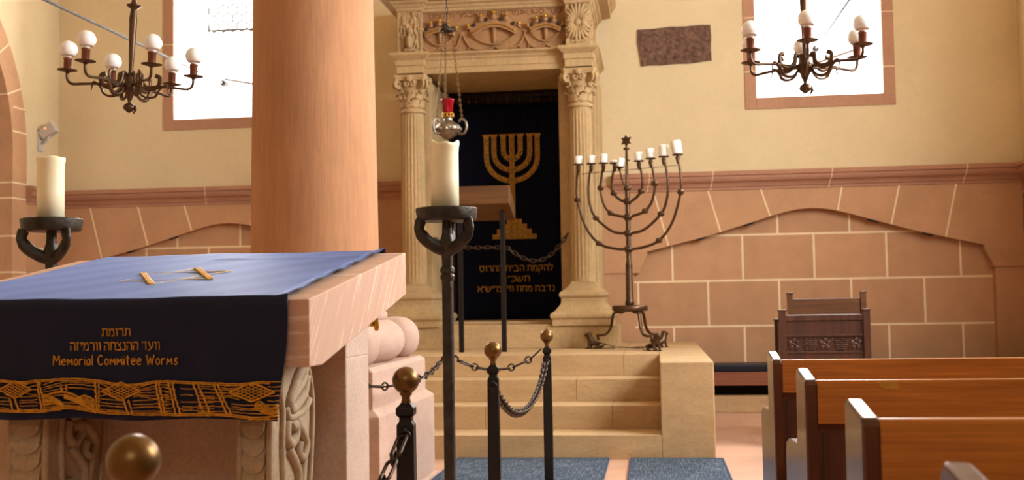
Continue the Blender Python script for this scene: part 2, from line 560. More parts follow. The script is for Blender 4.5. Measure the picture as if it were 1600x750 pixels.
# stitched letters: strokes in a unit-high box, x to the right
GLYPH = {
    'א': [[(0, 1), (.8, 0)], [(.68, 1), (.74, .7), (.5, .5)], [(.1, 0), (.05, .3), (.28, .64)]],
    'ב': [[(.05, .95), (.55, .95), (.68, .8), (.68, .05)], [(0, .05), (.85, .05)]],
    'ד': [[(0, .95), (.75, .95)], [(.6, .95), (.6, 0)]],
    'ה': [[(0, .95), (.6, .95), (.72, .8), (.72, 0)], [(.1, .6), (.1, 0)]],
    'ו': [[(0, .95), (.15, .95), (.24, .8), (.24, 0)]],
    'ז': [[(0, .92), (.38, .98)], [(.2, .93), (.17, 0)]],
    'ח': [[(0, .95), (.6, .95), (.72, .8), (.72, 0)], [(.12, .95), (.12, 0)]],
    'י': [[(0, .95), (.14, .95), (.22, .82), (.18, .55)]],
    'כ': [[(0, .95), (.5, .95), (.66, .78), (.66, .2), (.5, .04), (0, .04)], [(.28, .47), (.31, .53)]],
    'ל': [[(.05, 1.35), (.05, .95), (.62, .95), (.6, .68), (.25, 0)]],
    'מ': [[(.0, .98), (.2, .6), (.05, 0)], [(.2, .66), (.4, .95), (.65, .85), (.76, .6), (.76, .04), (.4, .04)]],
    'נ': [[(.1, .95), (.3, .95), (.4, .8), (.4, .04), (0, .04)]],
    'ס': [[(0, .95), (.7, .95), (.74, .4), (.52, .03), (.28, .03), (.06, .4), (.1, .95)]],
    'ע': [[(.05, 1), (.2, .6), (.36, .18)], [(.68, 1), (.64, .5), (.4, .15), (0, -.05)]],
    'צ': [[(.05, 1), (.6, .3), (.62, .04), (0, .04)], [(.62, 1), (.56, .75), (.34, .64)]],
    'ק': [[(0, .95), (.6, .95), (.72, .75), (.42, .15)], [(.1, .6), (.1, -.32)]],
    'ר': [[(0, .95), (.5, .95), (.64, .75), (.64, 0)]],
    'ש': [[(0, 1), (.1, .08), (.6, .05), (.86, .5), (.9, 1)], [(.1, .3), (.42, .5), (.46, 1)]],
    'ת': [[(.05, .95), (.65, .95), (.77, .8), (.77, 0)], [(.18, .95), (.18, .12), (0, .04)]],
    'ט': [[(0, .92), (.05, .1), (.6, .04), (.76, .5), (.66, .95), (.4, .8)]],
    '״': [[(0, 1.02), (-.02, .75)], [(.17, 1.02), (.15, .75)]],
    ',': [[(.05, .1), (0, -.15)]],
    'M': [[(0, 0), (.03, 1), (.3, .42), (.58, 1), (.64, 0)]],
    'm': [[(0, 0), (.03, .64), (.24, .26), (.44, .64), (.49, 0)]],
    'e': [[(.05, .34), (.42, .38), (.40, .56), (.22, .65), (.05, .46), (.05, .2), (.2, 0), (.42, .1)]],
    'o': [[(.2, .64), (.04, .46), (.04, .18), (.2, 0), (.38, .16), (.38, .48), (.2, .64)]],
    'r': [[(0, 0), (0, .64)], [(0, .4), (.14, .6), (.32, .6)]],
    'i': [[(0, 0), (0, .6)], [(0, .80), (0, .85)]],
    'a': [[(.36, .5), (.2, .64), (.04, .4), (.08, .05), (.22, 0), (.36, .25)], [(.38, .64), (.4, 0)]],
    'l': [[(0, 0), (0, 1)]],
    'C': [[(.46, .82), (.3, 1), (.1, .86), (0, .5), (.1, .12), (.3, 0), (.5, .15)]],
    't': [[(.14, .95), (.14, .06), (.28, 0)], [(0, .66), (.32, .66)]],
    'W': [[(0, 1), (.17, 0), (.36, .72), (.54, 0), (.74, 1)]],
    's': [[(.36, .54), (.2, .64), (.04, .5), (.1, .36), (.3, .27), (.34, .1), (.16, 0), (0, .1)]],
    'T': [[(0, 1), (.6, 1)], [(.3, 1), (.3, 0)]],
    'E': [[(.5, 1), (0, 1), (0, 0), (.5, 0)], [(0, .5), (.4, .5)]],
    'O': [[(.3, 1), (.05, .75), (.05, .25), (.3, 0), (.55, .25), (.55, .75), (.3, 1)]],
    'I': [[(0, 0), (0, 1)]],
}


def lettering(name, text, height, parent, loc, mats, rtl=False, width=None, thick=0.075, gap=0.2, space=0.55):
    """stitched words on an upright face looking towards -y; loc = middle of the base line; each word is one part"""
    s = text[::-1] if rtl else text
    x, place = 0.0, []
    for ch in s:
        if ch == ' ':
            x += space - gap
            place.append(None)
            continue
        g = GLYPH[ch]
        x0 = min(p[0] for st in g for p in st)
        x1 = max(p[0] for st in g for p in st)
        place.append((g, x - x0))
        x += x1 - x0 + gap
    W = x - gap
    k = (width / W) if width else height
    words, cur = [], []
    for q in place + [None]:
        if q is None:
            if cur:
                words.append(cur)
            cur = []
        else:
            cur.append(q)
    for wd in words:
        mb = MB()
        for g, dx in wd:
            for st in g:
                pts = [((px + dx - W / 2) * k, 0, py * height) for px, py in st]
                fine = []
                for a, b in zip(pts, pts[1:]):
                    va, vb = Vector(a), Vector(b)
                    fine += [va, va.lerp(vb, 0.12), va.lerp(vb, 0.88)]
                fine.append(Vector(pts[-1]))
                mb.tube(fine, thick * height, 6)
        o = mb.build(name, mats, parent)
        o.location = loc


def skin_mesh(name, verts, edges, radii, mat, parent, sub=2):
    me = bpy.data.meshes.new(name)
    me.from_pydata(verts, edges, [])
    me.materials.append(M[mat])
    o = bpy.data.objects.new(name, me)
    COL.objects.link(o)
    o.parent = parent
    sk = o.modifiers.new('skin', 'SKIN')
    sk.use_smooth_shade = True
    if not me.skin_vertices:
        me.attributes.new('skin', 'FLOAT_VECTOR', 'POINT') if False else None
    lay = me.skin_vertices[0].data if me.skin_vertices else None
    if lay is None:
        bm = bmesh.new()
        bm.from_mesh(me)
        bm.verts.layers.skin.verify()
        bm.to_mesh(me)
        bm.free()
        lay = me.skin_vertices[0].data
    for i, r in enumerate(radii):
        lay[i].radius = (r, r) if not isinstance(r, tuple) else r
        lay[i].use_root = (i == 0)
    s = o.modifiers.new('sub', 'SUBSURF')
    s.levels = s.render_levels = sub
    return o

# ================================================================ THE ROOM
WY = 11.6          # face of the end wall
XL, XR = -6.5, 3.66
TOP = 7.0
AX = -1.475        # axis of the ark and of the end wall
WIN = [(-5.16, -3.82, 3.16), (1.09, 2.345, 3.155)]   # left, right, sill of the two openings
WTOP = 5.4

mb = MB()
mb.box(XL - 4.2, XR + 1.2, -5.0, 13, -0.1, 0.0)
struct(mb, 'floor', 'floor')
mb = MB()
mb.box(XL - 4.3, XR + 0.6, -5.0, 12.3, TOP, TOP + 0.1)
struct(mb, 'ceiling', 'plaster')

# end wall above the string course: plaster with two window openings and the ark recess
mb = MB()
xs = [XL - 0.6, WIN[0][0], WIN[0][1], -2.14, -0.88, WIN[1][0], WIN[1][1], XR + 0.6]
zs = [2.3, 3.157, 3.36, WTOP, TOP]
for i in range(len(xs) - 1):
    for j in range(len(zs) - 1):
        if i in (1, 5) and 1 <= j <= 2:
            continue
        if i == 3 and j <= 1:
            continue
        mb.box(xs[i], xs[i + 1], WY, WY + 0.14, zs[j], zs[j + 1])
struct(mb, 'wall_back', 'plaster')

# stone facing of the lower end wall: piers, depressed arches, spandrels
ARCH = [(-1.68, 1.60), (-1.35, 1.677), (-1.02, 1.757), (-0.75, 1.835), (-0.5, 1.91), (-0.36, 1.952), (-0.24, 1.983),
        (-0.12, 2.005), (0, 2.012), (0.12, 2.005), (0.24, 1.983), (0.36, 1.952), (0.5, 1.91), (0.75, 1.835), (1.02, 1.757),
        (1.35, 1.677), (1.68, 1.60)]
AC = (1.60, 2 * AX - 1.60)
mb = MB()
for c in AC:
    for (a, za), (b, zb) in zip(ARCH, ARCH[1:]):
        mb.prism([(c + a, WY, za), (c + b, WY, zb), (c + b, WY, 2.3), (c + a, WY, 2.3)], (0, 0.14, 0))
# piers
for x0, x1 in ((AC[0] + 1.76, XR + 0.5), (-0.90, AC[0] - 1.80), (AC[1] + 1.80, -2.12), (XL - 0.5, AC[1] - 1.76)):
    mb.box(x0, x1, WY, WY + 0.14, 0, 1.56)
for x0, x1 in ((AC[0] + 1.68, XR + 0.5), (-0.90, AC[0] - 1.68), (AC[1] + 1.68, -2.12), (XL - 0.5, AC[1] - 1.68)):
    mb.box(x0, x1, WY, WY + 0.14, 1.56, 2.3)
mb.box(-2.12, -0.90, WY, WY + 0.14, 0, 0.88)
# slanted joints between the arch stones
for k, c in enumerate(AC):
    for u0, z0, u1, z1 in ((-1.58, 2.23, -1.44, 1.66), (-1.03, 2.23, -0.91, 1.79), (-0.50, 2.23, -0.41, 1.94),
                           (0.31, 2.23, 0.26, 1.98), (0.87, 2.23, 0.78, 1.83), (1.42, 2.23, 1.30, 1.69)):
        mb.prism([(c + u0 - 0.008, WY - 0.002, z0), (c + u0 + 0.008, WY - 0.002, z0),
                  (c + u1 + 0.008, WY - 0.002, z1), (c + u1 - 0.008, WY - 0.002, z1)], (0, 0.004, 0), 1)
for c in AC:
    for u, z in ((-1.11, 1.728), (-0.62, 1.868), (0.60, 1.874), (1.13, 1.722)):
        mb.box(c + u - 0.05, c + u + 0.05, WY + 0.004, WY + 0.02, z - 0.012, z + 0.008, 2,
               mat=Matrix.Translation((c + u, 0, z)) @ Matrix.Rotation(R_(-14 if u < 0 else 14), 4, 'Y') @ Matrix.Translation((-c - u, 0, -z)))
struct(mb, 'trim_1', ['dado', 'mortar', 'dark'])
mb = MB()
for c in AC:
    mb.box(c - 1.85, c + 1.85, WY + 0.10, WY + 0.30, 0, 2.06)
struct(mb, 'trim_2', 'blocks')
# imposts under the arch springings
mb = MB()
for c in AC:
    for sgn in (-1, 1):
        e = c + sgn * 1.66
        o = c + sgn * (2.12 if (sgn > 0) == (c > 0) else 2.2)
        pr = [(e, 1.615), (e, 1.555), (e + sgn * 0.012, 1.545), (e + sgn * 0.03, 1.50), (e + sgn * 0.075, 1.42), (e + sgn * 0.08, 1.385),
              (o, 1.385), (o, 1.615)]
        mb.prism([(x, WY - 0.015, z) for x, z in pr], (0, 0.17, 0))
struct(mb, 'trim_3', 'dado', 0.004)

# string course: moulded ledge along the end wall, returning on both side walls
SP = [(0.0, 2.215), (0.02, 2.218), (0.022, 2.245), (0.036, 2.25), (0.04, 2.262), (0.055, 2.285), (0.085, 2.305), (0.098, 2.33),
      (0.10, 2.355), (0.118, 2.36), (0.12, 2.395), (0.10, 2.405), (0.0, 2.412)]
mb = MB()
for x0, x1 in ((XL, -2.56), (-0.40, XR)):
    mb.prism([(x0, WY + 0.01 - o * 1.0, z) for o, z in SP], (x1 - x0, 0, 0))
mb.prism([(XR + 0.01 - o, WY, z) for o, z in SP], (0, -9.0, 0))
mb.prism([(XL - 0.01 + o, WY, z) for o, z in SP], (0, -0.66, 0))
# joints
for x in (-4.77, 0.62, 1.80, 3.10, -0.02):
    mb.prism([(x - 0.004 + (o - 0.1) * 0.25, WY + 0.008 - o * 1.012, z) for o, z in SP], (0.008, 0, 0), 1)
struct(mb, 'trim_4', ['string', 'mortar'])

# side walls
mb = MB()
for y0, y1, z0, z1 in ((8.2, 11.75, 2.3, TOP), (-5, 3.6, 2.3, TOP), (3.6, 8.2, 2.3, 2.6), (3.6, 8.2, 5.3, TOP)):
    mb.box(XR, XR + 0.4, y0, y1, z0, z1)
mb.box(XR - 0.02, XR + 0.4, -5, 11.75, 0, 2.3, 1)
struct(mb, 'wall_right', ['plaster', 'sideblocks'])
mb = MB()
JY = 10.93          # far jamb of the arched opening in the left wall
mb.box(XL - 0.7, XL, JY, 11.75, 2.3, TOP)
mb.box(XL - 0.7, XL, JY, 11.75, 0, 2.3, 1)
mb.box(XL - 0.7, XL, -5, 7.4, 0, TOP)
cyA, rA = (JY + 7.4) / 2, (JY - 7.4) / 2
N = 20
for k in range(N):
    a0, a1 = PI * k / N, PI * (k + 1) / N
    p = [(XL, cyA + rA * math.cos(a0), 2.75 + rA * 1.05 * math.sin(a0)), (XL, cyA + rA * math.cos(a1), 2.75 + rA * 1.05 * math.sin(a1))]
    mb.prism([p[0], p[1], (XL, p[1][1], TOP), (XL, p[0][1], TOP)], (-0.7, 0, 0))
mb.box(XL - 0.7, XL, JY - 0.001, JY, 2.3, 2.75)
struct(mb, 'wall_left', ['plaster', 'blocks'])
mb = MB()
mb.box(XL - 4.2, XL - 4.0, 4, 12.2, 0, TOP)
mb.box(XL - 4.2, XL - 0.65, 4.0, 4.2, 0, 2.4)  # unseen wall, added and kept low so sky light reaches the arch reveal
mb.box(XL - 4.2, XL - 0.65, 12.0, 12.2, 0, TOP)
struct(mb, 'wall_aisle', 'plaster')
# stone surround of that opening with its joints
mb = MB()
outl, inl = [], []
for k in range(15):
    a = PI * 0.5 * k / 14
    outl.append((cyA + (rA + 0.02) * math.cos(a), 2.75 + (rA + 0.02) * 1.05 * math.sin(a)))
    inl.append((cyA + (rA - 0.24) * math.cos(a), 2.75 + (rA - 0.24) * 1.05 * math.sin(a)))
outl = [(JY + 0.02, 0.0)] + outl
inl = [(JY - 0.24, 0.0)] + inl
for i in range(len(outl) - 1):
    q = [outl[i], outl[i + 1], inl[i + 1], inl[i]]
    mb.prism([(XL + 0.012, y, z) for y, z in q], (-0.73, 0, 0))
for z in (0.5, 1.0, 1.5, 1.87, 2.26, 2.42, 2.95, 3.2):
    mb.box(XL - 0.72, XL + 0.015, JY - 0.244, JY + 0.022, z - 0.008, z + 0.008, 1)
for a in (0.36, 0.62, 0.9):
    c_, s_ = math.cos(a), math.sin(a)
    p0 = Vector((0, cyA + (rA - 0.245) * c_, 2.75 + (rA - 0.245) * 1.05 * s_))
    p1 = Vector((0, cyA + (rA + 0.022) * c_, 2.75 + (rA + 0.022) * 1.05 * s_))
    nn = Vector((0, -s_, c_)) * 0.008
    mb.prism([(XL + 0.015, *(p0 - nn)[1:]), (XL + 0.015, *(p1 - nn)[1:]), (XL + 0.015, *(p1 + nn)[1:]), (XL + 0.015, *(p0 + nn)[1:])], (-0.735, 0, 0), 1)
struct(mb, 'trim_5', ['dado', 'mortar'])
mb = MB()
mb.box(XL - 0.6, XR + 0.6, -5.0, -4.9, 0, 4.0)
mb.box(XL - 0.6, XR + 0.6, -5.0, -4.9, 5.4, TOP)
mb.box(XL - 0.6, -0.3, -5.0, -4.9, 4.0, 5.4)
mb.box(1.9, XR + 0.6, -5.0, -4.9, 4.0, 5.4)
struct(mb, 'wall_front', 'plaster')

# windows: stone surround, splayed white reveal, sloping sill, panes
for n_, (x0, x1, zb) in enumerate(WIN):
    o = bpy.data.objects.new('window_%d' % (n_ + 1), None)
    COL.objects.link(o)
    o['kind'] = 'structure'
    mb = MB()
    bwid = 0.118
    y0, y1 = WY - 0.012, WY + 0.03
    mb.box(x0 - bwid, x0, y0, y1, zb - bwid, WTOP)
    mb.box(x1, x1 + bwid, y0, y1, zb - bwid, WTOP)
    mb.box(x0, x1, y0, y1, zb - bwid, zb)
    for z in (3.42, 3.98, 4.5):
        mb.box(x0 - bwid, x0, y0 - 0.001, y1, z, z + 0.012, 1)
        mb.box(x1, x1 + bwid, y0 - 0.001, y1, z, z + 0.012, 1)
    mb.build('window_surround', ['surround', 'mortar'], o, 0.004)
    gy, gz, gi = 11.95, zb + 0.03, 0.03
    mb = MB()
    ix0, ix1 = x0 + gi, x1 - gi
    T_ = WTOP - 0.05
    for quad in ([(x0, WY + 0.02, zb), (x1, WY + 0.02, zb), (ix1, gy, gz), (ix0, gy, gz)],
                 [(x0, WY + 0.02, zb), (ix0, gy, gz), (ix0, gy, T_), (x0, WY + 0.02, WTOP)],
                 [(x1, WY + 0.02, zb), (x1, WY + 0.02, WTOP), (ix1, gy, T_), (ix1, gy, gz)],
                 [(x0, WY + 0.02, WTOP), (ix0, gy, T_), (ix1, gy, T_), (x1, WY + 0.02, WTOP)]):
        mb.add(quad, [(0, 1, 2, 3)])
    mb.build('window_reveal', 'white', o)
    mb = MB()
    mb.box(ix0, ix1, gy, gy + 0.006, gz, T_)
    mb.build('window_pane', 'glass', o)
    mb = MB()
    if n_ == 0:
        # leaded casement standing open in the upper part
        hx0, hz = x0 + 0.27, 4.20
        mb.box(hx0, ix1, gy - 0.04, gy - 0.015, hz - 0.012, hz + 0.012)
        mb.box(hx0 - 0.012, hx0, gy - 0.04, gy - 0.015, hz - 0.03, T_)
        mb.box(hx0 - 0.012, hx0, gy - 0.04, gy - 0.015, 3.80, 3.86)
        hs = 0.062
        r_ = 0
        z = hz + 0.04
        while z < T_:
            x = hx0 + hs + (hs * 0.87 if r_ % 2 else 0)
            while x < ix1 - hs:
                mb.tube([(x + hs * math.cos(R_(60 * k + 30)), gy - 0.028, z + hs * math.sin(R_(60 * k + 30))) for k in range(6)], 0.0085, 5, 0, True)
                x += hs * 1.74
            z += hs * 1.5
            r_ += 1
    else:
        mb.box(ix0, ix1, gy - 0.02, gy, gz - 0.01, gz + 0.012)
    mb.build('window_frame', 'lead', o)
    mb = MB()
    cx = (x0 + x1) / 2
    if n_ == 0:
        mb.tube([(cx - 0.16, WY + 0.18, 3.62), (cx + 0.48, WY + 0.18, 3.49)], 0.013, 8)
    else:
        mb.tube([(cx + 0.02, WY + 0.18, 3.53), (cx + 0.40, WY + 0.18, 3.65)], 0.013, 8)
    mb.build('stay_bar', 'lectern', o)

# tie rods running into the middle of each window
for k, (x, z, lab) in enumerate(((-4.62, 3.45, 'thin steel tie rod with a coupling, running to the left window'),
                                 (1.70, 3.55, 'thin steel tie rod running into the right window'))):
    r = thing('tie_rod', lab, 'rod', (x, WY + 0.15, z))
    mb = MB()
    mb.tube([(0, -11.5, -0.02), (0, 0, 0.10)], 0.011, 10)
    mb.build('rod', 'steel', r)
    mb = MB()
    mb.lathe([(0.012, -0.10), (0.03, -0.085), (0.034, -0.05), (0.026, -0.02), (0.034, 0.01), (0.03, 0.04), (0.012, 0.05)], (0, 0, 0), 12,
             mat=Matrix.Translation((0, -0.08, 0.10)) @ Matrix.Rotation(PI / 2, 4, 'X'))
    mb.build('coupling', 'steel', r)

# ================================================================ PILLAR
px_, py_ = -2.02, 6.55
r = thing('stone_pillar', 'huge round red sandstone pillar rising behind the cloth-covered desk', 'pillar', (px_, py_, 0))
mb = MB()
prof = []
for i in range(25):
    z = 1.06 + (TOP - 1.06) * i / 24
    rad = 0.385 - 0.024 * (z - 1.06) / 1.9 if z < 3.2 else 0.358 - 0.012 * (z - 3.2) / 3.8
    prof.append((rad, z))
mb.lathe(prof, seg=72)
mb.build('shaft', 'pillar', r)
mb = MB()
hx, hy = 0.57, 0.74
mb.rect([(0, 0.02), (0, 0.53), (-0.045, 0.565)], -hx, hx, -hy, hy)
mb.rect([(0.02, 0.0), (0.02, 0.02), (0.0, 0.03)], -hx, hx, -hy, hy)
mb.rect([(-0.047, 0.55), (-0.047, 0.765), (-0.075, 0.785)], -hx, hx, -hy, hy)
mb.build('plinth', 'plinth', r, 0.006)
mb = MB()
def scl(prof, seg=64):
    rr = []
    for rad, z in prof:
        ring = []
        for j in range(seg):
            a = 2 * PI * j / seg
            ring.append((rad * math.cos(a), rad * math.sin(a) * 1.25, z))
        rr.append(ring)
    return rr
tor = [(0.45, 0.77)] + [(0.37 + 0.155 * math.cos(a), 0.905 + 0.135 * math.sin(a)) for a in [(-PI / 2 + PI * i / 12) for i in range(13)]] + [(0.38, 1.04)]
mb.rings(scl(tor), 0, True)
mb.rings(scl([(0.42, 1.03), (0.42, 1.075), (0.40, 1.09), (0.39, 1.13)]), 0, True)
mb.build('base_moulding', 'plinth', r)
for sx, sy in ((1, -1), (1, 1), (-1, -1), (-1, 1)):
    # broad leaf spur curling from the roll moulding down over the plinth corner
    mb = MB()
    ang = math.atan2(sy, sx)
    cx_, cy_ = sx * (hx - 0.047 - 0.165), sy * (hy - 0.047 - 0.165)
    rings = []
    for i in range(15):
        a = PI * i / 14
        rr = max(0.002, math.sin(a)) ** 0.75
        z = -math.cos(a)
        ring = []
        for j in range(36):
            t_ = 2 * PI * j / 36
            lobe = 1 + 0.05 * math.cos(4 * (t_ - ang)) - 0.035 * abs(math.sin(3.5 * (t_ - ang)))
            ring.append((cx_ + 0.168 * rr * lobe * math.cos(t_), cy_ + 0.168 * rr * lobe * math.sin(t_), 0.905 + 0.138 * z))
        rings.append(ring)
    mb.rings(rings)
    mb.build('corner_spur', 'plinth', r)

# ================================================================ STEPS AND ARK
r = thing('altar_steps', 'broad flight of four yellow sandstone steps leading up to the ark', 'steps', (AX, 8.0, 0))
SX = 1.505
noses = [0.0, 0.38, 0.77, 1.16]
for k, y in enumerate(noses):
    mb = MB()
    z0, z1 = 0.17 * k, 0.17 * (k + 1)
    yb = noses[k + 1] + 0.02 if k < 3 else 3.55
    mb.box(-SX, SX, y, yb, z0, z1)
    rnd = random.Random(k)
    js = [[-0.55, 0.72], [-0.9, 0.20, 1.15], [-0.2, 0.86], [-0.7, 0.55, 1.22]][k]
    for x in js:
        mb.box(x - 0.003, x + 0.003, y - 0.0015, yb - 0.03, z0, z1 + 0.001, 1)
    mb.build('step', ['steps', 'joint'], r, 0.008)
for s in (-1, 1):
    mb = MB()
    x0, x1 = (SX, SX + 0.375) if s > 0 else (-SX - 0.375, -SX)
    mb.box(x0, x1, 0.0, 3.59, 0, 0.68)
    mb.build('cheek_block', 'steps', r, 0.008)

AY = 10.65
CX = 0.815
r = ark = thing('torah_ark', 'yellow sandstone ark portal with two fluted columns and a crown frieze', 'ark', (AX, AY, 0.68))
ZB = -0.68
# body behind the columns
for s in (-1, 1):
    mb = MB()
    x0, x1 = sorted((s * (0.60 if s > 0 else 0.66), s * (CX + 0.165)))
    mb.prism([(x0, 0.98, 0.222), (x1, 0.98, 0.222), (x1, 0.16, 0.222), (x1 - (0.03 if s > 0 else 0), 0.16, 0.222), (x1 - (0.03 if s > 0 else 0), 0.10, 0.222),
              (x0 + (0.03 if s < 0 else 0), 0.10, 0.222), (x0 + (0.03 if s < 0 else 0), 0.16, 0.222), (x0, 0.16, 0.222)], (0, 0, 3.3 + ZB - 0.222))
    mb.build('jamb', 'ark', r, 0.006)
mb = MB()
mb.box(-0.645, 0.575, -0.245, 1.2, 0.0, 0.222)
mb.box(-0.60, 0.55, 0.1, 1.2, 0.222, 0.245)
mb.build('threshold', 'steps', r, 0.005)
ped = None
for s in (-1, 1):
    mb = MB()
    h = 0.116
    mb.box(s * CX - 0.33, s * CX + 0.33, -0.26, 0.95, 0.0, 0.205)
    y1 = 0.45
    pr = [(0.165, 0.205), (0.165, 0.262), (0.172, 0.27), (0.182, 0.285), (0.182, 0.31), (0.17, 0.325), (0.16, 0.332), (0.14, 0.345), (0.115, 0.375),
          (0.092, 0.405), (0.085, 0.425), (0.085, 0.465), (0.098, 0.473), (0.104, 0.49), (0.098, 0.512), (0.088, 0.522), (0.05, 0.545), (0.02, 0.575), (0.0, 0.60), (0.0, 0.62)]
    mb.rect(pr, s * CX - h, s * CX + h, -h, y1)
    mb.build('pedestal', 'ark', r, 0.004)
    mb = MB()
    rings = []
    nf = 20
    for i in range(21):
        t_ = i / 20
        z = 0.617 + (2.963 + ZB - 0.617) * t_
        rad = 0.118 - 0.014 * t_ ** 1.4
        ring = []
        for j in range(nf * 6):
            a = 2 * PI * j / (nf * 6)
            ph = (j % 6) / 6
            dep = 0.0075 * max(0, math.sin(PI * (ph - 0.1) / 0.8)) if 0.1 < ph < 0.9 else 0
            if t_ < 0.02 or t_ > 0.975:
                dep = 0
            ring.append((s * CX + (rad - dep) * math.cos(a), (rad - dep) * math.sin(a), z))
        rings.append(ring)
    mb.rings(rings, 0, False)
    mb.build('column_shaft', 'ark', r)

def leaf(mb, ang, r0, z0, h, wd, curl, mi=0):
    """an acanthus leaf rising from the bell and curling over at its tip"""
    n = 8
    rows = []
    for i in range(n + 1):
        t_ = i / n
        out = r0 + 0.012 * t_ + curl * max(0, t_ - 0.55) ** 1.6 * 3.0
        z = z0 + h * (t_ if t_ < 0.85 else 0.85 + (t_ - 0.85) * -0.6)
        w_ = wd * (0.75 + 0.5 * math.sin(PI * min(1, t_ * 1.05))) * (1.0 if t_ < 0.8 else 1.0 - (t_ - 0.8) * 2.2)
        lob = 1 + 0.14 * math.sin(t_ * 18)
        rows.append([(out + 0.010, 0, z), (out + 0.002, w_ * lob * 0.5, z), (out - 0.004, w_ * lob, z - 0.004), (out - 0.016, w_ * 0.4, z), (out - 0.016, -w_ * 0.4, z),
                     (out - 0.004, -w_ * lob, z - 0.004), (out + 0.002, -w_ * lob * 0.5, z)])
    mb.rings(rows, mi, True, mat=Matrix.Rotation(ang, 4, 'Z'))

def spiral(mb, c, right, upv, r0, turns, thick, mi=0, dirn=1):
    pts, rs = [], []
    n = int(turns * 14)
    for i in range(n + 1):
        t_ = i / n
        a = dirn * (turns * 2 * PI * t_) + PI / 2
        rad = r0 * (1 - 0.82 * t_)
        pts.append(Vector(c) + Vector(right) * rad * math.cos(a) + Vector(upv) * rad * math.sin(a))
        rs.append(thick * (1 - 0.45 * t_))
    mb.tube(pts, rs, 7, mi)

capmesh = None
for s in (-1, 1):
    mb = MB()
    H0 = 0.0
    mb.lathe([(0.108, 0.0), (0.124, 0.004), (0.127, 0.018), (0.122, 0.03), (0.108, 0.035), (0.106, 0.05), (0.108, 0.12), (0.115, 0.20), (0.135, 0.27), (0.155, 0.315)], seg=32)
    for k in range(8):
        leaf(mb, 2 * PI * k / 8 + PI / 8, 0.108, 0.05, 0.11, 0.042, 0.05)
    for k in range(8):
        leaf(mb, 2 * PI * k / 8, 0.108, 0.055, 0.175, 0.046, 0.06)
    for k in range(4):
        a = PI / 4 + PI / 2 * k
        d = Vector((math.cos(a), math.sin(a), 0))
        tdir = Vector((-math.sin(a), math.cos(a), 0))
        for q in (-1, 1):
            spiral(mb, d * 0.178 + tdir * 0.02 * q + Vector((0, 0, 0.272)), d, (0, 0, 1), 0.045, 1.9, 0.014, dirn=-1)
        mb.tube([d * 0.11 + Vector((0, 0, 0.17)), d * 0.13 + Vector((0, 0, 0.25)), d * 0.17 + Vector((0, 0, 0.312))], 0.016, 7)
        a2 = PI / 2 * k
        d2 = Vector((math.cos(a2), math.sin(a2), 0))
        t2 = Vector((-math.sin(a2), math.cos(a2), 0))
        for q in (-1, 1):
            spiral(mb, d2 * 0.15 + t2 * 0.028 * q + Vector((0, 0, 0.275)), t2 * q, (0, 0, 1), 0.028, 1.5, 0.009, dirn=-1)
        mb.ball(d2 * 0.158 + Vector((0, 0, 0.325)), 0.03, 12, sz=1.1)
        for q in range(5):
            an = 2 * PI * q / 5
            mb.ball(d2 * 0.172 + t2 * 0.02 * math.cos(an) + Vector((0, 0, 0.325 + 0.02 * math.sin(an))), 0.013, 8)
    ab = []
    for z, g in ((0.312, 0.0), (0.33, 0.006), (0.345, 0.012), (0.362, 0.014)):
        ring = []
        for k in range(4):
            a = PI / 4 + PI / 2 * k
            for da, rr_ in ((-0.09, 0.205), (0.09, 0.205), (0.35, 0.165), (PI / 4, 0.148), (PI / 2 - 0.35, 0.165)):
                ring.append(((rr_ + g) * math.cos(a + da), (rr_ + g) * math.sin(a + da), z))
        ab.append(ring)
    mb.rings(ab, 0, False)
    o = mb.build('capital', 'ark', r)
    o.location = (s * CX, 0, 2.955 + ZB)

# lintel with mouldings, breaking forward over the columns
mb = MB()
zl = 3.335 + ZB
LP = [(-0.02, zl), (0, zl + 0.0), (0, zl + 0.055), (0.008, zl + 0.06), (0.008, zl + 0.125), (0.016, zl + 0.132), (0.024, zl + 0.142), (0.024, zl + 0.155),
      (0.045, zl + 0.172), (0.06, zl + 0.178), (0.06, zl + 0.195), (0.02, zl + 0.20)]
mb.rect(LP, -CX - 0.14, CX + 0.14, -0.06, 0.98)
for s in (-1, 1):
    LP2 = [(0, zl), (0, zl + 0.07), (0.012, zl + 0.075), (0.012, zl + 0.125), (0.025, zl + 0.135), (0.04, zl + 0.15), (0.055, zl + 0.165), (0.06, zl + 0.17), (0.06, zl + 0.195), (0.02, zl + 0.20)]
    mb.rect(LP2, s * CX - 0.13, s * CX + 0.13, -0.14, 0.98)
mb.build('lintel', 'ark', r, 0.003)
